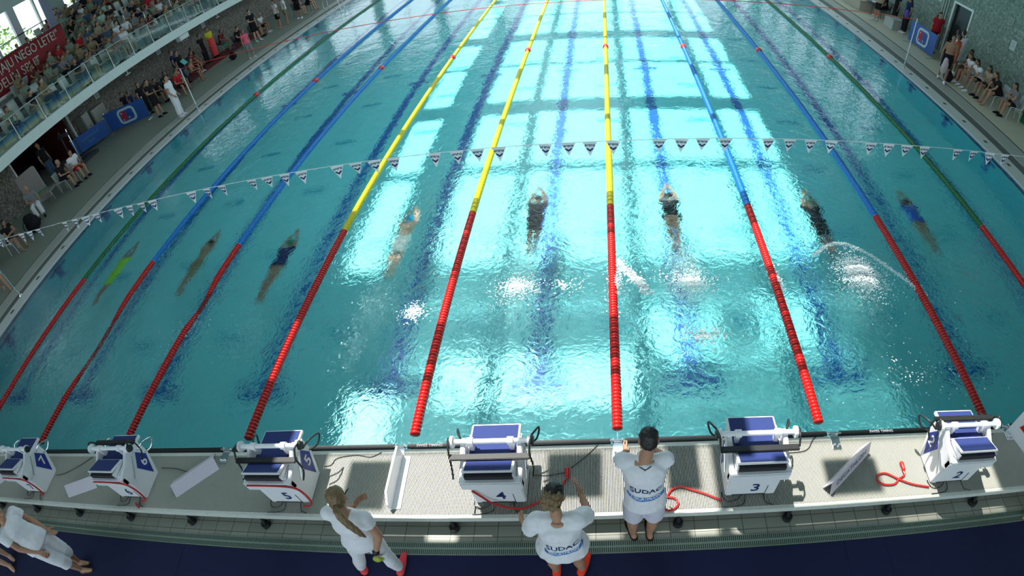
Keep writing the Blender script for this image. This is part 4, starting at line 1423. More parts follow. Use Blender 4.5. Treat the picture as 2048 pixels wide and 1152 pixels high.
SEAT = MB()
SEAT.prism([(-.2, .40), (.22, .40), (.22, .43), (-.18, .43)], -.21, .21, 0)
SEAT.prism([(-.24, .41), (-.2, .40), (-.26, .92), (-.29, .91)], -.23, .23, 0)
SEAT_ME = SEAT.mesh('seat_shell', mat('pale seat plastic', (.62, .66, .62), .4, var=.04))
bm_ = bmesh.new(); bm_.from_mesh(SEAT_ME); bmesh.ops.recalc_face_normals(bm_, faces=bm_.faces)
bmesh.ops.bevel(bm_, geom=[e for e in bm_.edges if len(e.link_faces) == 2 and e.calc_face_angle(0) > .5], offset=.03, segments=2, affect='EDGES', clamp_overlap=True); bm_.to_mesh(SEAT_ME); bm_.free()
BRK = MB(); BRK.box((-.03, -.12, 0), (.03, .02, .405)); BRK = BRK.mesh('bracket', DARK)

ORD = ['first', 'second', 'third', 'fourth', 'fifth', 'sixth', 'seventh', 'eighth', 'ninth', 'tenth', 'eleventh', 'twelfth', 'thirteenth', 'fourteenth', 'fifteenth', 'sixteenth', 'seventeenth', 'eighteenth',
       'nineteenth', 'twentieth', 'twenty-first', 'twenty-second', 'twenty-third', 'twenty-fourth', 'twenty-fifth', 'twenty-sixth', 'twenty-seventh', 'twenty-eighth', 'twenty-ninth', 'thirtieth']
ROWS = ['front row', 'second row', 'third row', 'fourth row', 'fifth row', 'sixth row', 'top row']
rc = random.Random(11)
shirts = ['grey', 'sage', 'black', 'white', 'sage', 'sage', 'grey', 'maroon', 'khaki', 'mint', 'black', 'denim', 'tan', 'grey', 'black', 'sage', 'red', 'grey', 'black', 'khaki', 'white', 'sage']
legs_ = ['denim', 'khaki', 'black', 'grey', 'sage', 'tan', 'navy', 'black']
hairs = ['black', 'brown', 'brown', 'black', 'grey', 'light', 'brown']
ranges = [(9.9, 28.6), (10.6, 28.4), (14.6, 28.2), (20.2, 28), (20.2, 27.8), (20.2, 27.8), (20.2, 27.6)]
for i, (ya, yb) in enumerate(ranges):
    y = ya
    k = 0
    ks = 0
    while y < yb:
        x = -21.45 - .92 * i
        z = 2.425 + .40 * i
        free = rc.random() < (.55 if i > 0 and y < 15 else .12)
        st = empty('stadium_seat', (x, y, z), -PI / 2, 'pale plastic seat, %s from the near end of the %s in the stand' % (ORD[min(ks, 29)], ROWS[i]), 'seat', 'pale seats of the spectator stand')
        link('shell', SEAT_ME, st); link('bracket', BRK, st)
        ks += 1
        if not free:
            sh = rc.choice(shirts)
            lg = rc.choice(legs_)
            ti = rc.choice([0, 0, 1, 2, 3, 4, 5, 6, 2])
            T = TS[ti]
            s = rc.uniform(.98, 1.1)
            o = put(T, (x + .03, y + rc.uniform(-.06, .06), z - .0), -PI / 2 + rc.uniform(-.3, .3), 'seated spectator in %s top, %s person from the near end of the %s' % (sh, ORD[min(k, 29)], ROWS[i]), rc.choice(['tan', 'olive', 'fair', 'tan']), sh, lg, rc.choice(hairs), rc.choice(['white', 'black', 'grey']), 'spectators seated in the stand', s=s)
            k += 1
        y += .69 + rc.uniform(-.02, .03)
# standing people on the walkway behind the red banner
for (x, y, sh, lg, T, hr, lab) in [(-24.4, 13.4, 'mint', 'grey', TSTANDF, 'brown', 'person with dark hair standing behind the left end of the red banner'),
                               (-24.5, 14.8, 'sage', 'black', TSTAND, 'brown', 'person standing behind the red banner in front of the leafy pane'),
                               (-24.2, 16.2, 'denim', 'black', TSTAND, 'black', 'person in blue leaning on the rail behind the middle of the red banner'),
                               (-24.5, 17.1, 'mint', 'grey', TSTAND, 'black', 'person in pale green top standing with back to the bright window'),
                               (-24.3, 18.0, 'khaki', 'denim', TSTAND, 'black', 'person in brown top at the right end of the red banner'),
                               (-25.2, 19.9, 'sage', 'sage', TSTAND, 'brown', 'person in grey green clothes standing beyond the pale curtain'),
                               (-26.3, 20.9, 'blue', 'black', TSTAND, 'black', 'person in bright blue shirt standing high beside the stand')]:
    put(T, (x, y, 3.86 if y < 19.6 else (4.15 if x > -26 else 4.47)), -PI / 2 + rc.uniform(-.5, .5), lab, 'tan', sh, lg, hr)
# pale curtains and a column beside the glazing
def curtain(x, y0, y1, z0, z1, lab, m):
    b = MB()
    n_ = 24
    vs = []
    for k in range(n_ + 1):
        y = y0 + (y1 - y0) * k / n_
        dx = .05 * math.sin(k * 2.1)
        for z in (z0, z1):
            vs.append((x + dx, y, z)); vs.append((x + dx + .012, y, z))
    fs = []
    for k in range(n_):
        a = k * 4; c = a + 4
        fs += [(a, c, c + 2, a + 2), (a + 1, a + 3, c + 3, c + 1), (a, a + 1, c + 1, c), (a + 2, c + 2, c + 3, a + 3)]
    b.add(vs, fs)
    tag(b.build('curtain', m, smooth=True), lab, 'curtain', 'pale curtains by the glazing')
LC = mat('lilac curtain', (.45, .45, .6), .8, var=.05)
curtain(-24.9, 19.0, 19.55, 3.86, 7.3, 'long lilac curtain hanging beside the right end of the red banner', LC)
curtain(-27.6, 12.6, 13.6, 3.9, 7.3, 'pale curtain left of the bright window pane', mat('pale curtain', (.4, .48, .45), .8, var=.05))
curtain(-27.6, 21.5, 23.0, 3.9, 7.3, 'pale ribbed curtain beyond the lilac one', mat('pale curtain', (.4, .48, .45), .8))

# glass balustrade along the front of the stand
GLASS = bpy.data.materials.new('railing glass'); GLASS.use_nodes = True
nt = GLASS.node_tree; nt.nodes.clear()
o_ = nt.nodes.new('ShaderNodeOutputMaterial'); m_ = nt.nodes.new('ShaderNodeMixShader'); t_ = nt.nodes.new('ShaderNodeBsdfTransparent'); g_ = nt.nodes.new('ShaderNodeBsdfGlossy')
t_.inputs[0].default_value = (.93, .97, .95, 1); g_.inputs['Roughness'].default_value = .05; m_.inputs[0].default_value = .07
nz = nt.nodes.new('ShaderNodeTexNoise'); nz.inputs['Scale'].default_value = 2; mr = nt.nodes.new('ShaderNodeMapRange'); mr.inputs['To Min'].default_value = .04; mr.inputs['To Max'].default_value = .1
nt.links.new(nz.outputs['Fac'], mr.inputs['Value']); nt.links.new(mr.outputs[0], m_.inputs[0]); nt.links.new(t_.outputs[0], m_.inputs[1]); nt.links.new(g_.outputs[0], m_.inputs[2]); nt.links.new(m_.outputs[0], o_.inputs[0])
bal = empty('balustrade', (-20.62, 18, 2.45), 0, 'glass balustrade with steel posts along the front edge of the stand', 'railing')
b = MB(); b.limb((0, -9, .92), (0, 16, .92), .025, .025, 10); b.build('top_rail', CHROME, bal, smooth=True)
for k in range(16):
    y = -9.5 + 1.5 * k
    b = MB(); b.limb((0, y, 0), (0, y, .9), .022, .018, 8); b.limb((0, y, 0), (0, y, .14), .04, .03, 8, False); b.build('post', WHITE_PAINT, bal, smooth=True)
    b = MB(); b.box((-.006, y + .05, .08), (.006, y + 1.45, .82)); b.build('glass_panel', GLASS, bal)
# red cloth banner with white lettering
ban = empty('banner', (-23.75, 15.5, 4.0), 0, 'long red cloth banner with white lettering hung across the stand', 'banner')
vs, fs = [], []
N_ = 40
for k in range(N_ + 1):
    y = -3.5 + 6.6 * k / N_
    for z in range(5):
        vs.append((.03 * math.sin(k * .9 + z), y, z * .335 + .02 * math.sin(k * .35)))
for k in range(N_):
    for z in range(4):
        a = k * 5 + z
        fs.append((a, a + 5, a + 6, a + 1))
b = MB(); b.add(vs, fs); cl = b.build('cloth', mat('red banner cloth', (.3, .012, .02), .75, var=.2, scale=3, bump=.01, bscale=6), ban, smooth=True)
sd = cl.modifiers.new('s', 'SOLIDIFY'); sd.thickness = .006
CREAM = mat('cream letters', (.6, .58, .5), .7)
for s_, y1, z, cx in (('AJU NEGO LETE!"', 2.7, .98, .95), ('DELIN SPLIT', 1.15, .38, .95)):
    me = text_mesh('lettering', s_, .58, CREAM, depth=.004, align='RIGHT')
    me.transform(Matrix.Translation((.06, y1, z)) @ Matrix.Rotation(PI / 2, 4, 'Z') @ Matrix.Rotation(PI / 2, 4, 'X') @ Matrix.Diagonal((.82 if s_[0] == 'A' else .9, 1, 1, 1)))
    link('lettering', me, ban)
b = MB(); b.limb((0, -3.6, 1.36), (0, 4.0, 1.36), .025, .025, 8)
for y in (-3, -1, 1, 3.1):
    b.limb((-.02, y, -.15), (-.02, y, 1.36), .02, .02, 8)
b.build('rail', CHROME, ban, smooth=True)
hr = empty('handrail', (-22.35, 18, 2.8), 0, 'long steel handrail running behind the front row of the stand', 'railing')
b = MB(); b.limb((0, -8.5, .95), (0, 9.5, .95), .02, .02, 8); b.build('rail', CHROME, hr, smooth=True)
for k in range(7):
    b = MB(); b.limb((0, -8.4 + 2.95 * k, -.1), (0, -8.4 + 2.95 * k, .95), .016, .016, 8); b.build('post', CHROME, hr, smooth=True)
# short guard rails inside the stand
for (x, y0, y1, z, lab) in [(-22.75, 20.3, 21.6, 3.2, 'short steel guard rail beside the steps of the stand, nearest the banner'), (-22.0, 22.2, 24.4, 2.9, 'short steel guard rail low in the middle of the stand'), (-23.6, 24.8, 27.0, 3.6, 'short steel guard rail high up in the stand')]:
    b = MB(); b.tube([(x, y0, z), (x, y0, z + .95), (x, y0 + .08, z + 1.0), (x, y1 - .08, z + 1.0), (x, y1, z + .95), (x, y1, z)], .02, 8)
    tag(b.build('guard_rail', CHROME, smooth=True), lab, 'railing', 'guard rails inside the stand')

# ----------------------------------------------------------------- deck people (feet x, y)
FL = .03
TWALK = template(Body(False, aL=(-.1, .22, .085), kL=(-.1, .18, .5), aR=(.1, -.28, .12), kR=(.1, .05, .48), tR=(.1, 1, -.4)), leg=.9, voxel=.016, face=True)
TOFF = template(Body(False, 1.05, wR=(.2, .12, .9), eR=(.26, -.02, 1.12), wL=(-.2, .12, .9)), leg=1.92, voxel=.016, face=True)
TDS = template(seated(lean=.05, arms='lap'), leg=.8, voxel=.018, face=True)
TDF = template(seated(True, lean=.1, arms='cross'), 'long', .6, .3, voxel=.018, face=True)
TDFK = template(seated(True, lean=.18, arms='knees', spread=.02, ext=.1), 'long', .6, .45, voxel=.018, face=True)
TCAPRI = template(Body(True, aL=(-.14, .14, .085), kL=(-.12, .1, .5)), 'long', 1.4, .4, voxel=.018, face=True)
TKID = template(Body(False), leg=.9, voxel=.018, face=True)
def ground(pts_, rz):
    return pts_
L_ = -PI / 2          # facing the pool from the left
R_ = PI / 2           # facing the pool from the right
deck_people = [
 (TOFF, -16.05, 15.0, FL, L_ + .3, 'official all in white with a dark belt standing at the left pool edge', 'tan', 'white', 'white', 'black', 'white', 1.02),
 (TWALK, -16.85, 5.5, FL, -2.2, 'official in white cropped trousers walking by the flag pole at the left', 'tan', 'white', 'white', 'brown', None, 1.0),
 (TSHORT, -17.95, 16.0, FL, L_, 'person in black top and black shorts beside the blue banner', 'tan', 'black', 'black', 'brown', 'black', .98),
 (TSHORT, -18.1, 25.15, FL, L_ - .3, 'tall person in black shirt and shorts with arms folded on the left deck', 'fair', 'black', 'black', 'black', 'white', 1.06),
 (TCAPRI, -16.35, 21.4, FL, L_ - .5, 'girl in a pink top and grey leggings standing at the left pool edge', 'tan', 'pink', 'grey', 'brown', 'white', .84),
 (TSHORT, -17.85, 27.4, FL, PI * .8, 'person in white top with a black strap, seen from behind, far left deck', 'tan', 'white', 'black', 'brown', None, .98),
 (TSHORT, -17.75, 28.2, FL, PI * .7, 'second person in white top standing close behind the one with the strap', 'tan', 'white', 'khaki', 'brown', None, .98),
 (TSHORT, -17.3, 28.9, FL, PI, 'thin dark-clad person standing farthest along the left deck', 'olive', 'black', 'black', 'black', 'white', .95),
 (TSTAND, -19.35, 20.1, FL, L_, 'person in black standing under the balcony holding a teal board', 'tan', 'black', 'navy', 'black', 'black', 1.0),
 (TSTAND, -20.3, 20.9, FL, L_ + .5, 'dark-clad person standing by the wall under the left paper notice', 'tan', 'navy', 'navy', 'brown', 'black', 1.0),
 (TSTAND, -20.3, 23.4, FL, L_, 'dark-haired person in black just behind the one in the coral towel', 'olive', 'black', 'black', 'black', 'black', .96),
 (TKID, -20.6, 17.1, FL, L_, 'dark-clad child standing behind the blue banner, by the dark wall', 'olive', 'black', 'black', 'black', 'black', .8),
 (TKID, -20.0, 16.9, FL, L_ + .4, 'second child in a dark top standing behind the blue banner', 'olive', 'navy', 'black', 'black', 'black', .78),
 (TSTANDF, -19.3, 16.9, FL, L_ - .2, 'person in black with a white bag behind the right end of the blue banner', 'tan', 'black', 'black', 'brown', 'black', .9),
 (TSTAND, -21.9, 12.9, FL, L_, 'shadowy person in dark clothes standing inside the red alcove', 'tan', 'black', 'denim', 'grey', 'black', 1.0),
 (TSHORT, 12.9, 16.3, FL, 0.4, 'boy in white tee shirt seen from behind beside the dark doorway', 'dark', 'white', 'grey', 'black', 'white', .88),
 (TSHORT, 12.5, 15.35, FL, 0.2, 'person in a long white tee shirt with a brown print on the back', 'olive', 'white', 'white', 'black', 'white', 1.0),
 (TWALK, 11.4, 14.2, FL, PI * .85, 'bare-chested person in black shorts walking with a pale towel and black bag', 'olive', None, 'black', 'black', 'white', .98),
 (TSHORT, 12.15, 15.0, FL, .6, 'person in an orange top just behind the bare-chested one', 'dark', 'orange', 'red', 'black', 'grey', .92),
 (TSTAND, 13.0, 18.05, FL, PI, 'person in a red shirt leaning over the right-hand banner', 'tan', 'red', 'maroon', 'black', 'black', 1.0),
 (TKID, 13.3, 18.7, FL, R_, 'child in dark clothes standing by the wall behind the red shirt', 'dark', 'black', 'black', 'black', 'black', .85),
 (TSTANDF, 12.9, 20.5, FL, R_, 'person in dark clothes holding a purple bag, right deck', 'olive', 'navy', 'black', 'black', 'white', 1.0),
 (TSHORT, 12.4, 22.4, FL, R_ + .4, 'bare-armed person in brown by the far end of the right deck', 'tan', 'tan', 'black', 'light', 'white', .95),
 (TSTAND, 13.1, 22.0, FL, R_, 'person in dark clothes next to the wall beyond the white box', 'olive', 'black', 'black', 'black', 'black', .95)]
for (T, x, y, z, rz, lab, sk, sh, lg, hr, so, s) in deck_people:
    put(T, (x, y, z), rz, lab, sk, sh, lg, hr, so, None, s=s)

# person with the coral towel wrapped round the waist
o = put(TSTAND, (-20.35, 24.3, FL), L_ - .3, 'person in a yellow top wrapped in a long coral towel on the red mat', 'tan', 'yellow', 'black', 'brown', 'black', None)
b = MB(); b.loft([(V((0, 0, .12)), .19, .17, V((1, 0, 0)), V((0, 1, 0))), (V((.01, 0, .5)), .2, .18, V((1, 0, 0)), V((0, 1, 0))), (V((0, .01, .95)), .2, .165, V((1, 0, 0)), V((0, 1, 0))), (V((0, .02, 1.12)), .21, .16, V((1, 0, 0)), V((0, 1, 0)))], 20)
b.build('towel', cloth('coral', None), o, smooth=True)

CH = {}
def chair(x, y, rz, m, key, label, group):
    t = empty('plastic_chair', (x, y, FL), rz, label, 'chair', group)
    if key not in CH:
        b = MB(); b.prism([(-.2, .42), (.22, .43), (.24, .45), (-.2, .45)], -.21, .21, 0); s_ = b.mesh('seat', m)
        b = MB(); b.prism([(-.22, .43), (-.18, .43), (-.24, .82), (-.28, .81)], -.2, .2, 0); k_ = b.mesh('backrest', m)
        lg = []
        for sx in (-.18, .18):
            for y0, y1 in ((-.17, -.24), (.2, .24)):
                b = MB(); b.limb((sx, y0, .43), (sx * 1.1, y1, .01), .012, .012, 8); lg.append(b.mesh('leg', CHROME if key == 'steel' else m, True))
        CH[key] = (s_, k_, lg)
    s_, k_, lg = CH[key]
    link('seat', s_, t); link('backrest', k_, t)
    for q in lg:
        link('leg', q, t)
    return t
WC = mat('white chair plastic', (.6, .62, .6), .4, var=.04)
DC = mat('dark chair plastic', (.05, .055, .06), .5)
sit = [(-19.0, 11.75, L_ - .2, TDS, 'tan', 'white', 'red', 'brown', 'black', 'girl in white top and red shorts sitting with her legs stretched out', 'white', 'white chair under the girl in red shorts'),
       (-19.2, 11.15, L_ + .2, TDS, 'tan', 'black', 'black', 'grey', 'black', 'older person in black sitting beside the girl in red shorts', 'white', 'white chair under the older person in black'),
       (-19.5, 9.75, L_ - .7, TS[5], 'tan', 'grey', 'white', 'blond', 'black', 'blond person in white trousers sitting by the stone wall end', 'steel', 'steel-legged chair under the blond person'),
       (-18.6, 7.6, L_, TDF, 'olive', 'black', None, 'black', None, 'dark-haired person sitting at the left frame edge beside a black bag', 'white', 'chair at the left frame edge beside the black bag'),
       (-18.85, 18.9, L_, TDS, 'olive', None, 'black', 'black', None, 'bare-chested swimmer sitting on the red mat edge, nearest the official', 'dark', 'dark chair nearest the white-clad official'),
       (-19.6, 18.1, L_, TDS, 'olive', 'black', 'black', 'black', 'black', 'person in black sitting by the wall behind the swimmer in red', 'dark', 'dark chair by the wall behind the swimmer in red'),
       (-19.7, 19.0, L_ - .2, TDF, 'olive', 'navy', 'black', 'brown', 'black', 'long-haired person in navy sitting by the wall under the black-clad pair', 'dark', 'dark chair by the wall under the black-clad pair'),
       (-20.3, 17.9, L_ + .2, TDFK, 'tan', 'black', 'black', 'black', 'black', 'long-haired person in black sitting closest to the stone wall', 'dark', 'dark chair closest to the stone wall'),
       (-19.9, 21.6, L_, TDS, 'tan', 'maroon', 'black', 'brown', 'white', 'person in dark red sitting on the red mat with legs out', 'dark', 'dark chair on the red mat by the dark red shirt'),
       (-20.6, 22.6, L_ + .1, TDS, 'olive', 'black', 'grey', 'black', 'black', 'person in black sitting against the wall left of the coral towel', 'dark', 'dark chair against the wall left of the coral towel'),
       (-18.6, 19.7, L_ + .3, TDS, 'olive', None, 'maroon', 'brown', None, 'bare-chested swimmer sitting second from the white-clad official', 'dark', 'dark chair second from the white-clad official'),
       (-18.3, 18.2, L_ - .3, TDS, 'tan', 'red', 'black', 'brown', None, 'swimmer in a red top sitting just behind the thin pole', 'dark', 'dark chair just behind the thin pole'),
       (-20.5, 25.4, L_, TDS, 'olive', 'maroon', 'grey', 'black', 'grey', 'seated person with a striped towel beside the coral towel', 'dark', 'dark chair beside the coral towel'),
       (-18.9, 24.6, L_, TDS, 'fair', 'black', 'black', 'black', 'white', 'person in black sitting left of the tall one in black', 'dark', 'dark chair left of the tall person in black'),
       (-18.8, 26.2, L_ + .2, TDS, 'tan', 'black', 'black', 'brown', 'black', 'person in black sitting right of the tall one in black', 'dark', 'dark chair right of the tall person in black'),
       (-18.8, 27.0, L_, TDS, 'tan', 'white', 'black', 'grey', 'white', 'person in white top and dark trousers sitting near the far left end', 'dark', 'dark chair near the far left end'),
       (-17.9, 30.0, L_, TDF, 'fair', 'navy', 'black', 'brown', None, 'person with bare legs sitting at the far left end of the deck', 'dark', 'dark chair at the far left end of the deck'),
       (-17.6, 30.8, L_, TDFK, 'fair', 'black', 'black', 'brown', None, 'last person sitting at the far left end of the deck', 'dark', 'last dark chair at the far left end'),
       (12.75, 11.7, R_ - .2, TDF, 'tan', 'grey', 'black', 'black', 'black', 'long-haired girl in grey sitting alone, nearest of the seated row', 'white', 'white chair with green bag behind, nearest of the seated row'),
       (12.6, 12.5, R_ - .1, TDFK, 'tan', 'black', 'black', 'brown', None, 'girl in a black top, second nearest of the seated row', 'white', 'white chair second nearest in the right-hand row'),
       (12.6, 13.1, R_, TDF, 'olive', 'tan', 'black', 'black', 'black', 'girl with long black hair in tan, third nearest of the seated row', 'white', 'white chair third nearest in the right-hand row'),
       (12.55, 13.65, R_, TDFK, 'olive', 'white', 'black', 'black', 'white', 'girl in striped white top, fourth nearest of the seated row', 'white', 'white chair fourth nearest in the right-hand row'),
       (12.5, 14.2, R_, TDF, 'tan', 'white', 'tan', 'brown', 'white', 'girl in white top with dark band, fifth nearest of the seated row', 'white', 'white chair fifth nearest in the right-hand row'),
       (12.8, 14.75, R_, TDS, 'dark', 'black', 'black', 'black', None, 'dark-clad person at the shaded end of the seated row', 'white', 'white chair at the shaded end of the right-hand row'),
       (13.15, 23.2, R_, TDS, 'olive', 'black', 'black', 'black', 'white', 'person in dark clothes sitting on the far right deck', 'dark', 'dark chair on the far right deck')]
for (x, y, rz, T, sk, sh, lg, hr, so, lab, ck, clab) in sit:
    d = V((-math.sin(rz), math.cos(rz), 0))
    chair(x, y, rz, {'white': WC, 'steel': WC, 'dark': DC}[ck], ck, clab, 'chairs on the pool decks')
    put(T, (x, y, FL), rz, lab, sk, sh, lg, hr, so, None, s=.95)
b = MB(); b.loft([(V((0, 0, .0)), .04, .16, V((1, 0, 0)), V((0, 1, 0))), (V((0, 0, .3)), .05, .2, V((1, 0, 0)), V((0, 1, 0))), (V((0, 0, .42)), .03, .1, V((1, 0, 0)), V((0, 1, 0)))], 12)
gb = b.build('bag', cloth('deep green', (.01, .16, .07)), smooth=True); gb.scale = (1, 1, 1.9); gb.location = (13.2, 11.5, .03); gb.rotation_euler = (0, 0, .2); tag(gb, 'green bag standing behind the nearest white chair on the right', 'bag')
# ================================================================= things on the decks
def bag(name, loc, r, m, label, cat='bag'):
    t = empty(name, loc, r, label, cat)
    b = MB(); b.ell((0, 0, .17), (.2, .15, .17)); b.ell((0, .03, .28), (.14, .11, .12)); link('sack', remeshed('sack', b, m, .015, 2, shape=lambda v: setattr(v, 'co', v.co + v.normal * noise.noise(v.co * 14) * .02)), t)
    for s in (-.07, .07):
        tubeobj('strap', [(s, .12, .3), (s, .2, .2), (s, .16, .06)], .012, DARK, t, 6)
    return t
bag('backpack', (-17.95, 22.3, FL), .5, cloth('black', None), 'black and white backpack standing alone on the left deck', 'backpack')
bag('backpack', (-18.55, 8.6, FL), 2.0, cloth('black', None), 'bulky black bag on the floor at the left frame edge', 'bag').scale = (1.7, 1.7, 1.7)
bag('backpack', (11.75, 14.3, FL), 1.2, cloth('black', None), 'black bag at the feet of the bare-chested person', 'bag')
o = bag('beach_towel', (11.15, 13.85, .38), .2, cloth('pale pink', (.6, .5, .52)), 'pale towel hanging from the hand of the bare-chested person', 'towel'); o.scale = (.7, .6, 1.5)
# blue banners with an emblem
BLUE_B = mat('blue banner', (.02, .1, .38), .5, var=.15, scale=3)
def sponsor(p, q, h, label, emblem=True, z0=.12, text=None, flip=False):
    p, q = V(p), V(q)
    d = q - p; L = d.length
    t = empty('banner_stand', (p.x, p.y, FL), math.atan2(d.y, d.x), label, 'banner', 'blue banners on the decks')
    b = MB(); b.box((0, -.01, z0), (L, .01, z0 + h)); pn = b.build('banner_sheet', BLUE_B, t)
    for x in (.02, L - .02):
        b = MB(); b.limb((x, .02, 0), (x, .02, z0 + h + .05), .014, .014, 8); b.limb((x, -.22, .012), (x, .22, .012), .012, .012, 8); b.build('leg', CHROME, t, smooth=True)
    y = -.0125
    if emblem:
        def rr(cx, cz, w, hh, r, y0, y1, mm, nm):
            P = []
            for k in range(24):
                a = 2 * PI * k / 24
                P.append((cx + (w - r) * (1 if math.cos(a) > 0 else -1) + r * math.cos(a), cz + (hh - r) * (1 if math.sin(a) > 0 else -1) + r * math.sin(a)))
            b = MB(); b.prism(P, y0, y1, 1); return b.build(nm, mm, pn)
        cx, cz = L * .52, z0 + h * .5
        PALE = mat('pale emblem', (.5, .62, .62), .6)
        rr(cx, cz, .48, h * .40, .22, y - .001, y, PALE, 'emblem_ring')
        rr(cx, cz, .37, h * .29, .13, y - .003, y - .001, mat('banner blue', (.02, .1, .38), .5), 'emblem_field')
        b = MB(); b.box((cx - .30, y - .006, cz - .2), (cx - .02, y - .003, cz + .2)); b.build('emblem_red', mat('emblem red', (.42, .02, .03), .6), pn)
        for (a_, c_) in ((-.24, .14), (-.24, -.16), (.08, -.13)):
            b = MB(); b.box((cx + a_ - .03, y - .008, cz + c_ - .03), (cx + a_ + .03, y - .006, cz + c_ + .03))
            b.build('emblem_mark', PALE, pn)
        b = MB(); b.ell((cx + .12, y - .002, cz + .04), (.14, .004, .16)); b.ell((cx + .24, y - .002, cz - .02), (.08, .004, .1)); b.build('emblem_blue', mat('emblem blue', (.015, .07, .3), .6), pn)
    if text:
        for i, s_ in enumerate(text):
            me = text_mesh('lettering', s_, .2, mat('faded letters', (.1, .25, .45), .7), depth=.001)
            me.transform(Matrix.Translation((L * .5, y - .002, z0 + h * (.64 - .3 * i))) @ Matrix.Rotation(PI / 2, 4, 'X'))
            link('lettering', me, pn)
sponsor((-20.95, 15.95), (-18.75, 16.25), .85, 'blue banner with red and white emblem, on the left deck')
sponsor((-21.85, 14.4), (-20.98, 15.9), .7, 'faded blue banner with two lines of lettering by the stone wall', False, .1, ['kontinental', 'Split'])
sponsor((12.45, 19.1), (12.45, 16.9), .85, 'blue banner with red emblem in front of the person in the red shirt')
# boxes and benches on the right
BOXM = mat('pale plastic box', (.42, .46, .44), .5)
def crate(x, y, sx, sy, h, rz, label, m=BOXM):
    t = empty('bench_box', (x, y, FL), rz, label, 'bench', 'pale benches on the right deck')
    b = MB(); b.prism([(-sx + .04, 0), (sx - .04, 0), (sx - .04, h - .05), (-sx + .04, h - .05)], -sy + .03, sy - .03, 1); b.build('body', m, t, bevel=.015)
    b = MB(); b.box((-sx, -sy, h - .05), (sx, sy, h)); b.build('top', m, t, bevel=.01)
crate(12.75, 21.3, .28, .5, .48, 0, 'pale grey plastic bench box on the right deck')
crate(12.7, 25.2, .5, 1.1, .5, 0, 'large beige bench box at the far end of the right deck', mat('beige box', (.45, .43, .34), .6))
t = empty('folding_table', (12.9, 23.9, FL), 0, 'small dark folding table with white things at the far right deck', 'table')
b = MB(); b.box((-.3, -.4, .5), (.3, .4, .53)); b.build('top', DARK, t)
for sx in (-.27, .27):
    for sy in (-.36, .36):
        b = MB(); b.limb((sx, sy, 0), (sx, sy, .5), .015, .015, 8); b.build('leg', DARK, t)
b = MB(); b.ell((12.9, 23.9, .62), (.16, .2, .06)); tag(b.build('towel', cloth('white', None), smooth=True), 'white towel bundle lying on the dark folding table', 'towel')
b = MB(); b.ell((12.8, 20.38, .95), (.1, .17, .2)); tag(b.build('bag', cloth('purple', None), smooth=True), 'purple bag held by the dark-clad person on the right deck', 'bag')
# vents, notices and pipes on the right wall
VM = mat('vent frame', (.4, .5, .46), .5)
for (y, z, lab) in [(14.6, 2.6, 'slatted wall vent nearest the dark doorway'), (13.85, 2.35, 'wall vent nearer the frame edge')]:
    t = empty('wall_vent', (13.69, y, z), 0, lab, 'vent', 'vents in the right wall')
    b = MB()
    for q in ((-.17, -.13, -.15, .13), (.15, -.13, .17, .13), (-.17, .11, .17, .13), (-.17, -.13, .17, -.11)):
        b.box((-.02, q[0], q[1]), (.0, q[2], q[3]))
    b.build('frame', VM, t)
    b = MB()
    for k in range(5):
        b.box((-.012, -.14 + .06 * k, -.11), (.0, -.12 + .06 * k, .11))
    b.build('slats', VM, t)
def notice(x, y, z, w, h, label, s=1):
    t = empty('notice', (x, y, z), 0, label, 'notice', 'paper notices on the walls')
    b = MB(); b.box((-.006, -w / 2, -h / 2), (.006, w / 2, h / 2)); b.build('sheet', mat('paper', (.55, .6, .6), .8), t)
    b = MB()
    for k in range(4):
        b.box((min(s * .007, s * .0075), -w * .3, h * (.3 - .18 * k) - .01), (max(s * .007, s * .0075), w * .3, h * (.3 - .18 * k) + .01))
    b.build('print', mat('grey print', (0.16, 0.19, 0.24)), t)
notice(13.69, 14.05, 1.9, .3, .34, 'pale square notice low on the right wall', -1)
notice(13.69, 19.6, 2.1, .4, .3, 'white sign on the right wall left of the doorway', -1)
notice(-21.99, 17.1, 1.72, .3, .34, 'paper notice on the stone wall above the blue banner', 1)
notice(-21.99, 22.1, 1.74, .34, .34, 'paper notice on the stone wall by the dark-clad group', 1)
notice(-21.99, 26.4, 1.68, .34, .34, 'paper notice on the stone wall above the coral towel', 1)
for k, y in enumerate((18.75, 18.95, 19.15)):
    b = MB(); b.limb((13.66, y, .03), (13.66, y, 4.5), .03, .03, 8)
    tag(b.build('pipe', VM, smooth=True), ['grey wall pipe nearest the dark doorway', 'middle one of the three grey wall pipes', 'grey wall pipe farthest from the dark doorway'][k], 'pipe', 'pipes on the right wall')
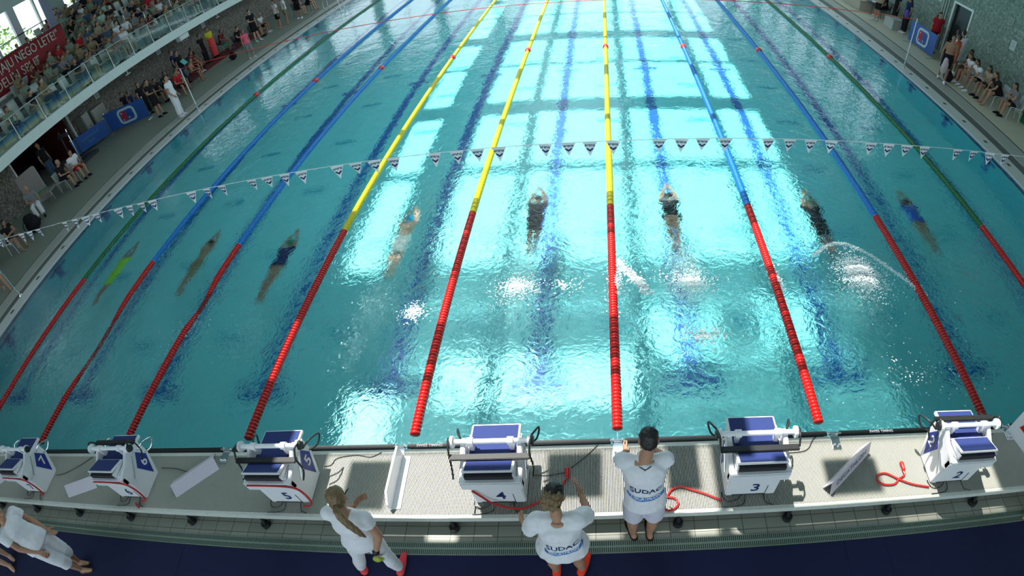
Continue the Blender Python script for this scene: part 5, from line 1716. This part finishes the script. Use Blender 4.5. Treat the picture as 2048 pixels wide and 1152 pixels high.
# red mat, stools, cabinets, machine on the left
b = MB(); b.box((-20.7, 19.6, FL), (-19.2, 28.2, FL + .02)); tag(b.build('floor_mat', mat('red carpet', (.16, .015, .025), .9, var=.2, scale=30)), 'long dark red mat along the left wall', 'mat')
def stool(x, y, label):
    t = empty('stool', (x, y, FL + .02), .4, label, 'stool', 'green-topped stools')
    b = MB(); b.box((-.22, -.2, .42), (.22, .2, .46)); b.build('seat', cloth('bright green', (.02, .4, .15)), t, bevel=.01)
    for sx in (-.18, .18):
        for sy in (-.16, .16):
            b = MB(); b.limb((sx, sy, 0), (sx, sy, .42), .014, .014, 8); b.build('leg', CHROME, t, smooth=True)
stool(-19.7, 24.55, 'green-topped stool beside the coral towel'); stool(-20.2, 10.75, 'green-topped stool in front of the red alcove')
def cabinet(y0, y1, h, label):
    t = empty('steel_cabinet', (-21.7, (y0 + y1) / 2, FL), 0, label, 'cabinet', 'steel cabinets by the stone wall')
    w = (y1 - y0) / 2
    b = MB(); b.box((-.28, -w, 0), (.25, w, h)); b.build('body', mat('dull steel', (.3, .3, .26), .45, .5), t, bevel=.02)
    b = MB(); b.box((.25, -w + .04, .08), (.27, w - .04, h - .06)); d_ = b.build('door', mat('dull steel', (.3, .3, .26), .45, .5), t)
    b = MB(); b.limb((.28, -.06, h * .6), (.28, .06, h * .6), .014, .014, 8); b.build('handle', DARK, d_)
cabinet(15.25, 15.7, 1.45, 'narrow steel cabinet against the stone wall beside the alcove'); cabinet(15.85, 16.75, 1.35, 'wide steel cabinet against the stone wall above the faded banner')
t = empty('folded_board', (-20.9, 11.0, FL), .4, 'tall grey board standing on edge in front of the red alcove', 'board')
b = MB(); b.prism([(-.5, 0), (.5, 0), (.5, 1.35), (.4, 1.4), (-.5, 1.3)], -.04, .04, 1); b.build('panel', WOOD, t)
t = empty('exercise_machine', (-20.7, 13.6, FL), 0, 'dark exercise machine with upright steel rails by the alcove', 'machine')
for x, y in ((-.25, -.3), (.25, -.3), (-.25, .3)):
    b = MB(); b.limb((x, y, 0), (x, y + .1, 1.6), .03, .025, 10); b.build('upright', CHROME if x > 0 else DARK, t, smooth=True)
b = MB(); b.box((-.35, -.5, .0), (.35, .7, .14)); b.build('base', DARK, t, bevel=.02)
b = MB(); b.box((-.3, -.32, 1.35), (.3, -.2, 1.5)); b.build('console', DARK, t, bevel=.02)
t = empty('bin', (-19.6, 10.5, FL), .3, 'low grey table beside the green-topped stool', 'table')
t.name = 'low_table'
b = MB(); b.box((-.4, -.3, .48), (.4, .3, .52)); b.build('top', WOOD, t, bevel=.008)
for sx in (-.36, .36):
    for sy in (-.26, .26):
        b = MB(); b.limb((sx, sy, 0), (sx, sy, .48), .016, .016, 8); b.build('leg', CHROME, t, smooth=True)
b = MB(); b.box((-.15, -.12, 0), (.15, .12, .012)); cb = b.build('clipboard', mat('teal board', (.12, .5, .48), .5)); cb.location = (-19.05, 20.05, 1.12); cb.rotation_euler = (.3, .9, 0); tag(cb, 'teal clipboard held by the person in black under the balcony', 'clipboard')
# lamp brackets hung under the balcony beam
for y, lab in ((18.1, 'white T-shaped bracket under the balcony beam, nearest'), (26.1, 'white T-shaped bracket under the balcony beam, farthest')):
    t = empty('lamp_bracket', (-20.65, y, 2.05), 0, lab, 'bracket', 'brackets under the balcony beam')
    b = MB(); b.limb((0, 0, 0), (0, 0, -.18), .02, .02, 8); b.build('stem', WHITE_PAINT, t, smooth=True)
    b = MB(); b.limb((0, -.14, -.19), (0, .14, -.19), .025, .025, 8); b.build('lamp_head', WHITE_PAINT, t, smooth=True)
t = empty('junction_box', (-20.7, 22.7, 1.9), 0, 'pale cable box hanging under the balcony beam', 'box')
b = MB(); b.box((-.15, -.4, -.12), (.15, .4, .12)); b.build('case', WHITE_PAINT, t, bevel=.02)
for k in range(3):
    tubeobj('cable', [(.1, -.3 + .2 * k, -.1), (.12, -.25 + .2 * k, -.25), (.05, -.1 + .2 * k, -.22)], .01, CHROME, t, 6)

# ================================================================= foam, bubbles
FOAM = mat('foam', (.85, .92, .92), .5, var=.03)
rs = random.Random(21)
def foam(name, label, cx, cy, sx, sy, n, zr=(0.0, .03), r=(.006, .022), shape=None, m=FOAM, z0=0.004):
    b = MB()
    for k in range(n):
        if shape:
            x, y, z = shape(k, n)
        else:
            a = rs.uniform(0, 6.283); q = abs(rs.gauss(0, .6))
            x, y, z = cx + sx * q * math.cos(a), cy + sy * q * math.sin(a), rs.uniform(*zr) * math.exp(-q)
        rr = rs.uniform(*r)
        fl = rs.uniform(.3, 1)
        a = rs.uniform(0, 3.14)
        e = rs.uniform(.6, 2.0)
        M_ = Matrix.Rotation(a, 3, 'Z')
        b.ell((x, y, z0 + z), (rr * e, rr, rr * fl), M_, 6, 4)
    o = b.build(name, m, smooth=True)
    tag(o, label, 'foam', None, 'stuff')
    return o
foam('splash', 'big white burst of foam behind the dark swimmer right of the centre', 4.02, 3.25, .38, .5, 4200, (0, .1), (.004, .012))
foam('splash', 'thin curved crest of white foam arching over the big splash', 0, 0, 0, 0, 800, shape=lambda k, n: (lambda t: (3.35 + 1.75 * t + rs.gauss(0, .015), 3.2 + 1.0 * math.sin(PI * (t * .82 + .18)) ** 1.2 - .45 * t + rs.gauss(0, .02), rs.uniform(0, .04)))(rs.random()), r=(.005, .013))
foam('splash', 'scattered droplets below the big splash', 4.15, 2.9, 1.1, .7, 260, (0, .02), (.004, .011))
foam('splash', 'foam streak to the right of the central yellow rope', 0, 0, 0, 0, 520, shape=lambda k, n: (lambda t: (.1 + .42 * t + rs.gauss(0, .045), 3.5 - .75 * t + rs.gauss(0, .05), rs.uniform(0, .04)))(rs.random()), r=(.005, .016))
foam('splash', 'foam breaking along the red end of the central rope', .05, 3.0, .16, .55, 420, (0, .07), (.005, .014))
foam('splash', 'small white foam patches between blocks 4 and 5, mid red rope', -3.0, 2.55, .2, .2, 420, (0, .03), (.004, .012))
foam('splash', 'pale foam patch beyond block 4 left of its lane line', -1.45, 3.0, .32, .3, 1100, (0, .03), (.003, .010))
foam('splash', 'loose flecks of foam beyond block 4 right of its lane line', -.75, 3.0, .5, .35, 120, (0, .02), (.005, .014))
foam('splash', 'pale foam patch beyond block 3, higher one', 1.2, 3.0, .42, .32, 1100, (0, .03), (.003, .010))
foam('splash', 'pale foam patch beyond block 3, lower one', 1.25, 1.85, .35, .22, 380, (0, .02), (.005, .014))
foam('splash', 'foam on the red rope between blocks 3 and 2', 2.55, 3.0, .1, .35, 320, (0, .07), (.005, .014))
foam('splash', 'foam on the red rope right of block 2', 5.02, 3.1, .08, .3, 220, (0, .06), (.005, .013))
foam('splash', 'loose flecks of foam in front of block 2', 4.3, 1.1, 1.3, .6, 160, (0, .02), (.004, .012))
foam('splash', 'faint foam flecks beyond block 6', -7.4, 2.6, .7, .7, 110, (0, .01), (.004, .009))
BUB = mat('bubbles', (.7, .86, .86), .5)
def bubbles(label, cx, cy, sx, sy, n, z=(-.75, -.1)):
    o = foam('bubble_cloud', label, cx, cy, sx, sy, n, r=(.003, .009), m=BUB, z0=0,
             shape=lambda k, n_: (cx + rs.gauss(0, sx * .5), cy + rs.gauss(0, sy * .5), rs.uniform(*z)))
    RECEIVERS.append(o)
bubbles('cloud of pale bubbles under water behind the black-suited swimmer', -1.5, 3.6, .35, 1.0, 2200)
bubbles('cloud of pale bubbles under water behind the swimmer beyond block 3', 1.2, 3.5, .32, 1.1, 2200)
bubbles('cloud of pale bubbles under water behind the cyan-shouldered swimmer', -3.9, 3.0, .4, 1.1, 1800)
bubbles('cloud of pale bubbles under water below the big splash', 4.05, 3.0, .45, .8, 2000)
bubbles('faint cloud of bubbles under water beyond block 5', -6.2, 2.7, .5, .8, 1200)
bubbles('faint cloud of bubbles under water in the rightmost swum lane', 6.4, 4.0, .7, .9, 1200)
for o in RECEIVERS:
    o.cycles.is_caustics_receiver = True
